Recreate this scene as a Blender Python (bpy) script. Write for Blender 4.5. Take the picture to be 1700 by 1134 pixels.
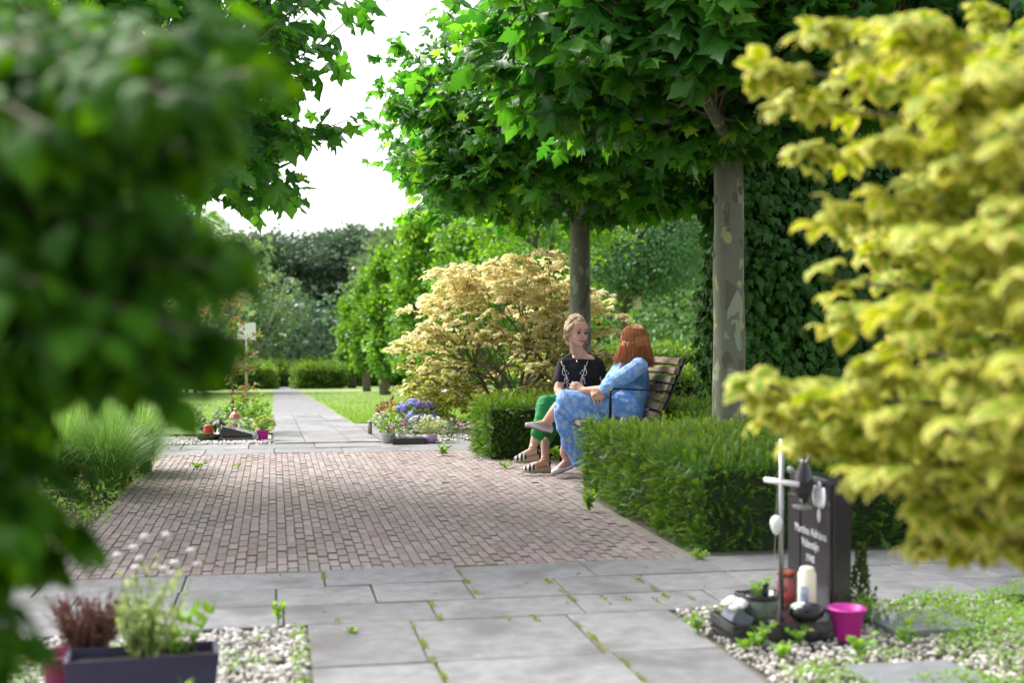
import bpy, bmesh, math, random
import numpy as np
from mathutils import Vector, Matrix, noise
from mathutils.bvhtree import BVHTree

for o in list(bpy.data.objects):
    bpy.data.objects.remove(o)
SC = bpy.context.scene
COL = SC.collection
rng = np.random.default_rng(7)
random.seed(7)
R = math.radians

# ------------------------------------------------------------------ camera
CAM_H = 1.12
YAW, PITCH = R(10.65), R(-0.737)
FPX = 2100.0                      # focal length in photograph pixels (1700 wide)
cam_d = bpy.data.cameras.new('camera')
cam = bpy.data.objects.new('camera', cam_d)
COL.objects.link(cam)
cam.location = (0, 0, CAM_H)
cam.rotation_euler = (R(90) + PITCH, 0, -YAW)
cam_d.sensor_width = 36
cam_d.lens = FPX * 36 / 1700
cam_d.clip_end = 2000
cam_d.clip_start = 0.05
cam_d.dof.use_dof = True
cam_d.dof.focus_distance = 9.5
cam_d.dof.aperture_fstop = 2.0
cam_d.dof.aperture_blades = 9
SC.camera = cam

# ------------------------------------------------------------------ sky and sun
SUN_AZ, SUN_EL = R(-44), R(47)     # azimuth clockwise from +Y: left and a little beyond the scene
w = bpy.data.worlds.new('World')
SC.world = w
w.use_nodes = True
nt = w.node_tree
bg = nt.nodes['Background']
sky = nt.nodes.new('ShaderNodeTexSky')
sky.sky_type = 'NISHITA'
sky.sun_disc = False
sky.sun_elevation = SUN_EL
sky.sun_rotation = SUN_AZ
sky.air_density = 1.0
sky.dust_density = 4.0
sky.ozone_density = 1.0
hs = nt.nodes.new('ShaderNodeHueSaturation')
hs.inputs['Saturation'].default_value = 0.28      # thin bright cloud over the whole sky
nt.links.new(sky.outputs[0], hs.inputs['Color'])
nt.links.new(hs.outputs[0], bg.inputs[0])
bg.inputs[1].default_value = 0.15
sd = bpy.data.lights.new('sun', 'SUN')
sd.energy = 1.8
sd.angle = R(26)
sd.color = (1.0, 0.96, 0.9)
sun = bpy.data.objects.new('sun', sd)
COL.objects.link(sun)
svec = Vector((math.sin(SUN_AZ) * math.cos(SUN_EL), math.cos(SUN_AZ) * math.cos(SUN_EL), math.sin(SUN_EL)))
sun.rotation_euler = svec.to_track_quat('Z', 'Y').to_euler()
sun.location = svec * 30
SC.view_settings.view_transform = 'Standard'
SC.view_settings.look = 'None'
SC.view_settings.exposure = 1.4
SC.view_settings.gamma = 1
SC.cycles.max_bounces = 8
SC.cycles.diffuse_bounces = 4
SC.cycles.glossy_bounces = 3
SC.cycles.transmission_bounces = 6
SC.cycles.transparent_max_bounces = 6
SC.cycles.use_denoising = True

# ------------------------------------------------------------------ measuring helpers
CM = Matrix.Translation(cam.location) @ cam.rotation_euler.to_matrix().to_4x4()
C_R, C_U, C_F = CM.col[0].xyz, CM.col[1].xyz, -CM.col[2].xyz
SLOPE, SL0 = 0.039, 12.1


def at(px, py, d):
    """world point seen at photo pixel (px, py) at depth d metres"""
    return cam.location + d * (C_F + C_R * ((px - 850) / FPX) + C_U * ((567 - py) / FPX))


def T(y):
    """ground height: level by the bench, falling gently away over the lawn"""
    return -SLOPE * max(0.0, min(y, 75) - SL0)


def onz(px, d, z):
    """world point in pixel column px, depth d, at height z"""
    p = at(px, 567, d)
    return Vector((p.x, p.y, z))


def gpt(px, d):
    p = at(px, 567, d)
    return Vector((p.x, p.y, T(p.y)))


CMi = CM.inverted()


def project(P):
    """numpy (N,3) world points -> px, py, depth"""
    M = np.array(CMi)
    q = P @ M[:3, :3].T + M[:3, 3]
    d = -q[:, 2]
    dd = np.where(d > 0.01, d, 1e9)
    return 850 + FPX * q[:, 0] / dd, 567 - FPX * q[:, 1] / dd, d


# ------------------------------------------------------------------ object helpers
W = {}


def link(o, parent=None, mw=None):
    COL.objects.link(o)
    mw = mw or Matrix.Identity(4)
    if parent is not None:
        o.parent = parent
        o.matrix_parent_inverse = W[parent.name].inverted()
    o.matrix_basis = mw
    W[o.name] = mw.copy()
    return o


def thing(name, loc, label, cat, group=None):
    o = bpy.data.objects.new(name, None)
    o.empty_display_size = 0.1
    link(o, None, Matrix.Translation(Vector(loc)))
    o['label'] = label
    o['category'] = cat
    if group:
        o['group'] = group
    return o


def tag(o, label, cat, group=None):
    o['label'] = label
    o['category'] = cat
    if group:
        o['group'] = group
    return o


def obj(name, me, mat, parent=None, mw=None, smooth=False, kind=None, label=None):
    o = bpy.data.objects.new(name, me)
    if mat is not None and len(me.materials) == 0:
        me.materials.append(mat)
    if smooth and len(me.polygons):
        me.polygons.foreach_set('use_smooth', np.ones(len(me.polygons), dtype=bool))
    link(o, parent, mw)
    if kind:
        o['kind'] = kind
    if label:
        o['label'] = label
    return o


class MB:
    """collects verts / faces"""
    def __init__(s):
        s.v, s.f = [], []

    def add(s, v, f):
        n = len(s.v)
        s.v.extend([tuple(p) for p in v])
        s.f.extend([tuple(i + n for i in q) for q in f])
        return s

    def box(s, c, size, rot=None):
        c = Vector(c)
        x, y, z = [q / 2 for q in size]
        v = [Vector((a * x, b * y, e * z)) for a in (-1, 1) for b in (-1, 1) for e in (-1, 1)]
        if rot is not None:
            v = [rot @ p for p in v]
        return s.add([p + c for p in v], [(0, 1, 3, 2), (4, 6, 7, 5), (0, 4, 5, 1), (2, 3, 7, 6), (0, 2, 6, 4), (1, 5, 7, 3)])

    def tube(s, pts, rad, sides=6, cap=True):
        pts = [Vector(p) for p in pts]
        n = len(pts)
        if not hasattr(rad, '__len__'):
            rad = [rad] * n
        v, f = [], []
        up = None
        for i, p in enumerate(pts):
            t = (pts[min(i + 1, n - 1)] - pts[max(i - 1, 0)])
            if t.length < 1e-9:
                t = Vector((0, 0, 1))
            t.normalize()
            if up is None:
                up = t.orthogonal().normalized()
            else:
                up = (up - t * up.dot(t))
                up = up.normalized() if up.length > 1e-6 else t.orthogonal().normalized()
            b = t.cross(up)
            for k in range(sides):
                a = 2 * math.pi * k / sides
                v.append(p + (up * math.cos(a) + b * math.sin(a)) * rad[i])
        for i in range(n - 1):
            for k in range(sides):
                k2 = (k + 1) % sides
                f.append((i * sides + k, i * sides + k2, (i + 1) * sides + k2, (i + 1) * sides + k))
        if cap:
            f.append(tuple(range(sides - 1, -1, -1)))
            f.append(tuple((n - 1) * sides + k for k in range(sides)))
        return s.add(v, f)

    def lathe(s, prof, c=(0, 0, 0), sides=20, sx=1, sy=1):
        """prof: list of (r, z)"""
        c = Vector(c)
        v, f = [], []
        n = len(prof)
        for r, z in prof:
            for k in range(sides):
                a = 2 * math.pi * k / sides
                v.append(c + Vector((r * math.cos(a) * sx, r * math.sin(a) * sy, z)))
        for i in range(n - 1):
            for k in range(sides):
                k2 = (k + 1) % sides
                f.append((i * sides + k, i * sides + k2, (i + 1) * sides + k2, (i + 1) * sides + k))
        f.append(tuple(range(sides - 1, -1, -1)))
        f.append(tuple((n - 1) * sides + k for k in range(sides)))
        return s.add(v, f)

    def ball(s, c, r, sub=1, scale=(1, 1, 1), rot=None):
        v, f = ICO[sub]
        c = Vector(c)
        pv = [Vector((p[0] * scale[0], p[1] * scale[1], p[2] * scale[2])) * r for p in v]
        if rot is not None:
            pv = [rot @ p for p in pv]
        return s.add([p + c for p in pv], f)

    def mesh(s, name):
        me = bpy.data.meshes.new(name)
        me.from_pydata(s.v, [], s.f)
        me.update()
        return me

    def build(s, name, mat, parent=None, smooth=False, kind=None, label=None, bevel=0):
        me = s.mesh(name)
        o = obj(name, me, mat, parent, None, smooth, kind, label)
        if bevel:
            m = o.modifiers.new('bevel', 'BEVEL')
            m.width = bevel
            m.segments = 2
            m.limit_method = 'ANGLE'
            m.angle_limit = R(40)
        return o


def _ico(sub):
    bm = bmesh.new()
    bmesh.ops.create_icosphere(bm, subdivisions=sub, radius=1)
    v = [tuple(x.co) for x in bm.verts]
    f = [tuple(x.index for x in q.verts) for q in bm.faces]
    bm.free()
    return v, f


ICO = {i: _ico(i) for i in (1, 2, 3)}


def norm(a):
    return a / np.maximum(np.linalg.norm(a, axis=-1, keepdims=True), 1e-9)


def frames(tip, nrm):
    y = norm(tip)
    x = norm(np.cross(y, nrm))
    z = np.cross(x, y)
    return np.stack([x, y, z], axis=-1)


def tri_mesh(name, V, F, col=None):
    me = bpy.data.meshes.new(name)
    nv, nf = len(V), len(F)
    me.vertices.add(nv)
    me.vertices.foreach_set('co', np.ascontiguousarray(V, dtype=np.float32).ravel())
    me.loops.add(nf * 3)
    me.loops.foreach_set('vertex_index', np.ascontiguousarray(F, dtype=np.int32).ravel())
    me.polygons.add(nf)
    me.polygons.foreach_set('loop_start', np.arange(0, nf * 3, 3, dtype=np.int32))
    if col is not None:
        a = me.attributes.new('tint', 'FLOAT_COLOR', 'POINT')
        a.data.foreach_set('color', np.ascontiguousarray(col, dtype=np.float32).ravel())
    me.update(calc_edges=True)
    return me


def scatter(name, tm, loc, Rm, size, rnd=None):
    """one mesh of many copies of a leaf template. size (N,) or (N,3); returns mesh"""
    V, F, E = tm
    N, k = len(loc), len(V)
    size = np.asarray(size)
    if size.ndim == 1:
        size = np.repeat(size[:, None], 3, axis=1)
    if rnd is None:
        rnd = rng.random(N)
    loc_v = np.einsum('nij,nkj->nki', Rm, V[None] * size[:, None, :]) + loc[:, None, :]
    FF = (F[None] + (np.arange(N) * k)[:, None, None]).reshape(-1, 3)
    col = np.zeros((N, k, 4))
    col[:, :, 0] = E[None]
    col[:, :, 1] = rnd[:, None]
    col[:, :, 2] = V[None, :, 1]
    col[:, :, 3] = 1
    return tri_mesh(name, loc_v.reshape(-1, 3), FF, col.reshape(-1, 4))


def leaf_objects(tm, loc, Rm, size, mat, parent, n=300, name='leaf', xr=(0, 1700), yr=(0, 1134), extra=None):
    """the n leaves that show largest become objects of their own; returns the mask of the rest"""
    px, py, d = project(loc)
    ok = (px > xr[0]) & (px < xr[1]) & (py > yr[0]) & (py < yr[1]) & (d > 0.2)
    size = np.asarray(size)
    s1 = size if size.ndim == 1 else size.mean(axis=1)
    view = norm(loc - np.array(cam.location))
    facing = np.abs(np.einsum('ni,ni->n', Rm[:, :, 2], view)) + 0.25
    score = np.where(ok, s1 * facing / np.maximum(d, .1) ** 2, -1)
    if extra is not None:
        score = score * extra
    idx = np.argsort(-score)[:n]
    idx = idx[score[idx] > 0]
    V, F, E = tm
    metas = []
    for v in range(4):
        col = np.zeros((len(V), 4))
        col[:, 0] = E
        col[:, 1] = (v + .5) / 4
        col[:, 2] = V[:, 1]
        VV = V.copy()
        VV[:, 2] *= 0.7 + 0.25 * v
        me = tri_mesh(name, VV, F, col)
        me.materials.append(mat)
        metas.append(me)
    for c, i in enumerate(idx):
        s = size[i] if size.ndim == 2 else np.array([size[i]] * 3)
        m = Matrix.Identity(4)
        for a in range(3):
            for b in range(3):
                m[a][b] = Rm[i, a, b] * s[b]
            m[a][3] = loc[i, a]
        obj(name, metas[c % 4], None, parent, m)
    keep = np.ones(len(loc), dtype=bool)
    keep[idx] = False
    return keep


# ------------------------------------------------------------------ leaf shapes  (x across, y to the tip, z up)
def fan(half, centre, fold=0.25, droop=0.2):
    pts = list(half) + [(-x, y) for x, y in reversed(half[1:-1])]
    V = [(centre[0], centre[1])] + pts
    E = [0.0] + [1.0] * len(pts)
    n = len(pts)
    F = [(0, 1 + i, 1 + (i + 1) % n) for i in range(n)]
    V3 = np.array([(x, y, -fold * abs(x) - droop * y * y + 0.08 * math.sin(9 * x + 5 * y)) for x, y in V])
    return V3, np.array(F), np.array(E)


PLANE = fan([(0, 0), (.13, -.07), (.36, -.08), (.50, .04), (.36, .12), (.28, .21), (.44, .30), (.60, .52), (.40, .48), (.22, .50),
             (.26, .66), (.13, .76), (0, 1.02)], (0, .30), .22, .18)
VINE = fan([(0, 0), (.25, -.12), (.48, .1), (.36, .3), (.5, .52), (.22, .56), (0, 1)], (0, .3), .25, .3)
OVATE_FLAT = fan([(0, 0), (.22, .12), (.33, .38), (.24, .7), (0, 1)], (0, .42), .25, .25)


def strip_leaf(n=5, width=.3, droop=1.2, fold=.3, base=.15):
    """ovate leaf with midrib, arching down; E = 0 on the midrib, 1 on the margin"""
    V, E, F = [], [], []
    x = z = 0.0
    a = 0.35
    step = 1 / n
    for i in range(n + 1):
        t = i / n
        wd = width * (math.sin(math.pi * (t ** .75) * .97 + .06)) * (1 if i < n else .05)
        V += [(-wd, x, z - fold * wd * .6), (0, x, z + 0.0), (wd, x, z - fold * wd * .6)]
        E += [1, .0 if t < .9 else .9, 1]
        x += step * math.cos(a)
        z += step * math.sin(a)
        a -= droop / n
    for i in range(n):
        for k in (0, 1):
            p = i * 3 + k
            F += [(p, p + 1, p + 4), (p, p + 4, p + 3)]
    return np.array(V, float), np.array(F), np.array(E, float)


OVATE = strip_leaf(3, .30, .7, .4)
CURL = strip_leaf(4, .30, 2.2, .35)
CURL3 = strip_leaf(3, .30, 2.2, .35)
DROOP = strip_leaf(3, .30, 1.3, .4)
CARD = (np.array([(0, 0, 0), (.42, .45, -.05), (0, 1.05, -.2), (-.42, .5, -.08)], float),
        np.array([(0, 1, 2), (0, 2, 3)]), np.array([1, 1, 1, 1.]))
# a spray of far foliage: five small leaves in one template


def spray_of(leaf, n, spread, seed, size=.45):
    r = np.random.default_rng(seed)
    Vs, Fs, Es = [], [], []
    k = 0
    for i in range(n):
        a = r.uniform(-math.pi, math.pi)
        c = np.array([r.normal(0, spread), r.uniform(0, .8), r.normal(0, spread * .7)])
        tip = norm(np.array([[math.sin(a), .5 + .6 * r.random(), r.normal(0, .4)]]))
        nr = norm(np.array([[r.normal(0, .5), r.normal(0, .4), 1.0]]))
        M = frames(tip, nr)[0]
        V = (leaf[0] * size * r.uniform(.7, 1.2)) @ M.T + c
        Vs.append(V)
        Fs.append(leaf[1] + k)
        Es.append(leaf[2])
        k += len(V)
    return np.concatenate(Vs), np.concatenate(Fs), np.concatenate(Es)


SPRAY = spray_of(CARD, 5, .28, 3)


def yew_sprig():
    V, F, E = [], [], []
    n = 9
    y = z = 0
    a = .15
    pts = []
    for i in range(n):
        pts.append((y, z))
        y += math.cos(a) / n
        z += math.sin(a) / n
        a -= .05
    for i, (y, z) in enumerate(pts):
        L = .21 * (1 - .45 * (i / n) ** 2)
        for s in (-1, 1):
            b = len(V)
            V += [(0, y - .03, z), (s * L, y + .13, z + .02), (0, y + .06, z)]
            e = i / n
            E += [e] * 3
            F += [(b, b + 1, b + 2)]
    b = len(V)
    V += [(-.008, 0, 0), (.008, 0, 0), (0, pts[-1][0], pts[-1][1])]
    E += [0, 0, 1]
    F += [(b, b + 1, b + 2)]
    return np.array(V, float), np.array(F), np.array(E, float)


YEW = yew_sprig()

# ------------------------------------------------------------------ materials
MATS = {}


def newmat(name):
    m = bpy.data.materials.new(name)
    m.use_nodes = True
    n = m.node_tree.nodes
    return m, m.node_tree, n['Principled BSDF'], n, m.node_tree.links


def leafmat(name, ca, cb, edge=None, trans=.35, tcol=None, rough=.4, hue=.475, tval=1.9, sat=1.1, espan=(.35, .95), spec=.5, back=None):
    """leaf: colour runs from ca to cb from leaf to leaf; edge = margin colour; light shines through"""
    m, t, p, n, l = newmat(name)
    at_ = n.new('ShaderNodeAttribute')
    at_.attribute_name = 'tint'
    sep = n.new('ShaderNodeSeparateColor')
    l.new(at_.outputs['Color'], sep.inputs[0])
    oi = n.new('ShaderNodeObjectInfo')
    ad = n.new('ShaderNodeMath'); ad.operation = 'ADD'
    l.new(sep.outputs[1], ad.inputs[0]); l.new(oi.outputs['Random'], ad.inputs[1])
    fr = n.new('ShaderNodeMath'); fr.operation = 'FRACT'
    l.new(ad.outputs[0], fr.inputs[0])
    mx = n.new('ShaderNodeMix'); mx.data_type = 'RGBA'
    mx.inputs['A'].default_value = (*ca, 1); mx.inputs['B'].default_value = (*cb, 1)
    l.new(fr.outputs[0], mx.inputs['Factor'])
    colr = mx.outputs['Result']
    if edge is not None:
        mr = n.new('ShaderNodeMapRange')
        mr.inputs['From Min'].default_value, mr.inputs['From Max'].default_value = espan
        l.new(sep.outputs[0], mr.inputs['Value'])
        tx = n.new('ShaderNodeTexNoise'); tx.inputs['Scale'].default_value = 25
        mu = n.new('ShaderNodeMath'); mu.operation = 'MULTIPLY_ADD'
        l.new(tx.outputs[0], mu.inputs[0]); mu.inputs[1].default_value = .5; mu.inputs[2].default_value = .72
        m2 = n.new('ShaderNodeMath'); m2.operation = 'MULTIPLY'; m2.use_clamp = True
        l.new(mr.outputs[0], m2.inputs[0]); l.new(mu.outputs[0], m2.inputs[1])
        e2 = n.new('ShaderNodeMix'); e2.data_type = 'RGBA'
        l.new(m2.outputs[0], e2.inputs['Factor'])
        l.new(colr, e2.inputs['A'])
        if isinstance(edge[0], tuple):
            e3 = n.new('ShaderNodeMix'); e3.data_type = 'RGBA'
            e3.inputs['A'].default_value = (*edge[0], 1); e3.inputs['B'].default_value = (*edge[1], 1)
            f2 = n.new('ShaderNodeMath'); f2.operation = 'MULTIPLY'; f2.inputs[1].default_value = 7.3
            l.new(fr.outputs[0], f2.inputs[0])
            f3 = n.new('ShaderNodeMath'); f3.operation = 'FRACT'
            l.new(f2.outputs[0], f3.inputs[0])
            l.new(f3.outputs[0], e3.inputs['Factor'])
            l.new(e3.outputs['Result'], e2.inputs['B'])
        else:
            e2.inputs['B'].default_value = (*edge, 1)
        colr = e2.outputs['Result']
    l.new(colr, p.inputs['Base Color'])
    p.inputs['Roughness'].default_value = rough
    p.inputs['Specular IOR Level'].default_value = spec
    tr = n.new('ShaderNodeBsdfTranslucent')
    if tcol is None:
        hsn = n.new('ShaderNodeHueSaturation')
        hsn.inputs['Hue'].default_value = hue
        hsn.inputs['Saturation'].default_value = sat
        hsn.inputs['Value'].default_value = tval
        l.new(colr, hsn.inputs['Color'])
        l.new(hsn.outputs[0], tr.inputs[0])
    else:
        tr.inputs[0].default_value = (*tcol, 1)
    ms = n.new('ShaderNodeMixShader')
    ms.inputs[0].default_value = trans
    l.new(p.outputs[0], ms.inputs[1]); l.new(tr.outputs[0], ms.inputs[2])
    l.new(ms.outputs[0], n['Material Output'].inputs[0])
    return m


def pbr(name, c1, c2=None, scale=8, rough=.6, bump=0, bscale=None, metal=0, spec=.5, detail=6, c3=None, s3=2, objvar=0, island=0, coat=0,
        f3=(.5, .65), stretch=None):
    """plain surface with two-tone noise, optional large stains c3, optional per-object shade"""
    m, t, p, n, l = newmat(name)
    p.inputs['Roughness'].default_value = rough
    p.inputs['Metallic'].default_value = metal
    p.inputs['Specular IOR Level'].default_value = spec
    if coat:
        p.inputs['Coat Weight'].default_value = coat
    tc = n.new('ShaderNodeTexCoord')
    gm = n.new('ShaderNodeNewGeometry')
    vec = gm.outputs['Position']
    if stretch:
        mp = n.new('ShaderNodeMapping')
        mp.inputs['Scale'].default_value = stretch
        l.new(vec, mp.inputs[0])
        vec = mp.outputs[0]
    col = None
    if c2 is not None:
        tx = n.new('ShaderNodeTexNoise')
        tx.inputs['Scale'].default_value = scale
        tx.inputs['Detail'].default_value = detail
        l.new(vec, tx.inputs['Vector'])
        rp = n.new('ShaderNodeMapRange')
        rp.inputs['From Min'].default_value = .3
        rp.inputs['From Max'].default_value = .7
        l.new(tx.outputs[0], rp.inputs[0])
        mx = n.new('ShaderNodeMix'); mx.data_type = 'RGBA'
        mx.inputs['A'].default_value = (*c1, 1); mx.inputs['B'].default_value = (*c2, 1)
        l.new(rp.outputs[0], mx.inputs['Factor'])
        col = mx.outputs['Result']
    if c3 is not None:
        t3 = n.new('ShaderNodeTexNoise')
        t3.inputs['Scale'].default_value = s3
        t3.inputs['Detail'].default_value = 8
        l.new(vec, t3.inputs['Vector'])
        r3 = n.new('ShaderNodeMapRange')
        r3.inputs['From Min'].default_value, r3.inputs['From Max'].default_value = f3
        l.new(t3.outputs[0], r3.inputs[0])
        m3 = n.new('ShaderNodeMix'); m3.data_type = 'RGBA'
        l.new(r3.outputs[0], m3.inputs['Factor'])
        if col is None:
            m3.inputs['A'].default_value = (*c1, 1)
        else:
            l.new(col, m3.inputs['A'])
        m3.inputs['B'].default_value = (*c3, 1)
        col = m3.outputs['Result']
    if objvar or island:
        src = n.new('ShaderNodeMath'); src.operation = 'ADD'
        oi = n.new('ShaderNodeObjectInfo')
        l.new(oi.outputs['Random'], src.inputs[0])
        l.new(gm.outputs['Random Per Island'], src.inputs[1])
        fr = n.new('ShaderNodeMath'); fr.operation = 'FRACT'
        l.new(src.outputs[0], fr.inputs[0])
        mr = n.new('ShaderNodeMapRange')
        a = max(objvar, island)
        mr.inputs['To Min'].default_value = 1 - a
        mr.inputs['To Max'].default_value = 1 + a
        l.new(fr.outputs[0], mr.inputs[0])
        hv = n.new('ShaderNodeHueSaturation')
        if col is None:
            hv.inputs['Color'].default_value = (*c1, 1)
        else:
            l.new(col, hv.inputs['Color'])
        l.new(mr.outputs[0], hv.inputs['Value'])
        f2 = n.new('ShaderNodeMath'); f2.operation = 'MULTIPLY'; f2.inputs[1].default_value = 5.7
        l.new(fr.outputs[0], f2.inputs[0])
        f3n = n.new('ShaderNodeMath'); f3n.operation = 'FRACT'
        l.new(f2.outputs[0], f3n.inputs[0])
        ms = n.new('ShaderNodeMapRange')
        ms.inputs['To Min'].default_value = .8
        ms.inputs['To Max'].default_value = 1.15
        l.new(f3n.outputs[0], ms.inputs[0])
        l.new(ms.outputs[0], hv.inputs['Saturation'])
        col = hv.outputs[0]
    if col is None:
        p.inputs['Base Color'].default_value = (*c1, 1)
    else:
        l.new(col, p.inputs['Base Color'])
    if bump:
        tb = n.new('ShaderNodeTexNoise')
        tb.inputs['Scale'].default_value = bscale or scale * 4
        tb.inputs['Detail'].default_value = 8
        l.new(vec, tb.inputs['Vector'])
        b = n.new('ShaderNodeBump')
        b.inputs['Strength'].default_value = bump
        b.inputs['Distance'].default_value = .01
        l.new(tb.outputs[0], b.inputs['Height'])
        l.new(b.outputs[0], p.inputs['Normal'])
    return m


M = {}
M['soil'] = pbr('soil', (.05, .035, .022), (.10, .075, .05), 20, .95, .6, 60)
M['grass'] = pbr('lawn_grass', (.10, .20, .03), (.20, .30, .06), 1.2, .9, .8, 90, c3=(.26, .30, .09), s3=.5)
M['blade'] = leafmat('grass_blade', (.09, .20, .03), (.20, .32, .06), trans=.4, rough=.6)
M['sand'] = pbr('joint_sand', (.10, .085, .065), (.16, .14, .11), 60, .95, .5, 200, c3=(.10, .13, .04), s3=3)
M['brick'] = pbr('clay_paver', (.24, .178, .170), (.32, .25, .24), 30, .85, .5, 160, c3=(.31, .27, .26), s3=1.3, objvar=.17, island=.17, f3=(.45, .75))
M['slab'] = pbr('concrete_slab', (.178, .178, .185), (.252, .249, .252), 16, .85, .45, 220, c3=(.14, .136, .134), s3=3.1, f3=(.5, .66), objvar=.14, island=.14)
M['kerb'] = pbr('concrete_kerb', (.19, .175, .15), (.26, .235, .205), 20, .9, .4, 150)
M['joint_dirt'] = pbr('joint_dirt', (.15, .118, .110), (.20, .168, .156), 40, .95, c3=(.14, .15, .07), s3=2.5, f3=(.5, .62))
M['moss'] = leafmat('moss', (.16, .22, .03), (.30, .34, .06), trans=.25, rough=.8)
M['pebble'] = pbr('pebble', (.36, .32, .28), (.68, .66, .63), 30, .7, 0, objvar=.3, island=.3)
M['plane_leaf'] = leafmat('plane_leaf', (.030, .140, .020), (.090, .27, .034), trans=.5, rough=.36, spec=.5, tval=2.0, hue=.487)
M['plane_young'] = leafmat('plane_young_leaf', (.11, .32, .035), (.24, .44, .07), trans=.55, hue=.485, rough=.4)
M['dark_leaf'] = leafmat('dark_leaf', (.014, .068, .004), (.058, .195, .010), trans=.42, rough=.55, spec=.12, tval=2.1)
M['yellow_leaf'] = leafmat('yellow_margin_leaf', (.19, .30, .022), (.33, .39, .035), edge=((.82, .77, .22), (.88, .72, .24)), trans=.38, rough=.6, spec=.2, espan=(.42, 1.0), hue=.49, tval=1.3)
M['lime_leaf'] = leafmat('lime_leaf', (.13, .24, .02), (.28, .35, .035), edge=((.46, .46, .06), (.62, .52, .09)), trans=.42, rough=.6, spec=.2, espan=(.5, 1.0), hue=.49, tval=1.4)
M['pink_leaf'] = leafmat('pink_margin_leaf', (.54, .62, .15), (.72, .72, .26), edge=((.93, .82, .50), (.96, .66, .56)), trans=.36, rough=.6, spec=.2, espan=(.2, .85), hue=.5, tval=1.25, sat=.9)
M['copper_leaf'] = leafmat('copper_leaf', (.22, .15, .05), (.40, .26, .12), trans=.35, rough=.5)
M['ivy_leaf'] = leafmat('vine_leaf', (.018, .085, .008), (.055, .18, .016), trans=.35, rough=.4, spec=.3)
M['yew'] = leafmat('yew_needle', (.035, .125, .014), (.085, .21, .020), edge=(.28, .36, .035), trans=.25, rough=.5, espan=(.55, 1.25))
M['hedge_leaf'] = leafmat('hedge_leaf', (.06, .15, .02), (.16, .28, .04), trans=.3, rough=.5)
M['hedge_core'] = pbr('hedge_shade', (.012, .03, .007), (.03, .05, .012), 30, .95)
M['far_dark'] = leafmat('wood_leaf', (.042, .092, .044), (.088, .155, .080), trans=.3, rough=.5)  # greyer green: slight distance haze is put into the leaf colour
M['far_blue'] = leafmat('oak_leaf', (.035, .11, .042), (.085, .20, .066), trans=.3, rough=.5)
M['far_mid'] = leafmat('mid_tree_leaf', (.075, .15, .05), (.15, .25, .085), trans=.35, rough=.5)
M['hornbeam'] = leafmat('hornbeam_leaf', (.07, .20, .02), (.17, .36, .045), trans=.4, rough=.45)
M['willow'] = leafmat('willow_leaf', (.06, .16, .03), (.12, .24, .06), trans=.35, rough=.5)
M['weed'] = leafmat('weed_leaf', (.12, .28, .03), (.24, .42, .06), trans=.4, rough=.5)
M['orn_grass'] = leafmat('fountain_grass', (.10, .26, .04), (.26, .44, .12), trans=.4, rough=.5)
M['bark'] = pbr('bark', (.09, .075, .055), (.18, .15, .115), 25, .9, .8, 80, stretch=(1, 1, .25))
M['twig'] = pbr('twig', (.12, .09, .06), (.20, .16, .11), 40, .85, .3, 120)
M['birch'] = pbr('birch_bark', (.66, .64, .60), (.42, .41, .38), 14, .8, .3, 60, stretch=(1, 1, 4))


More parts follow.
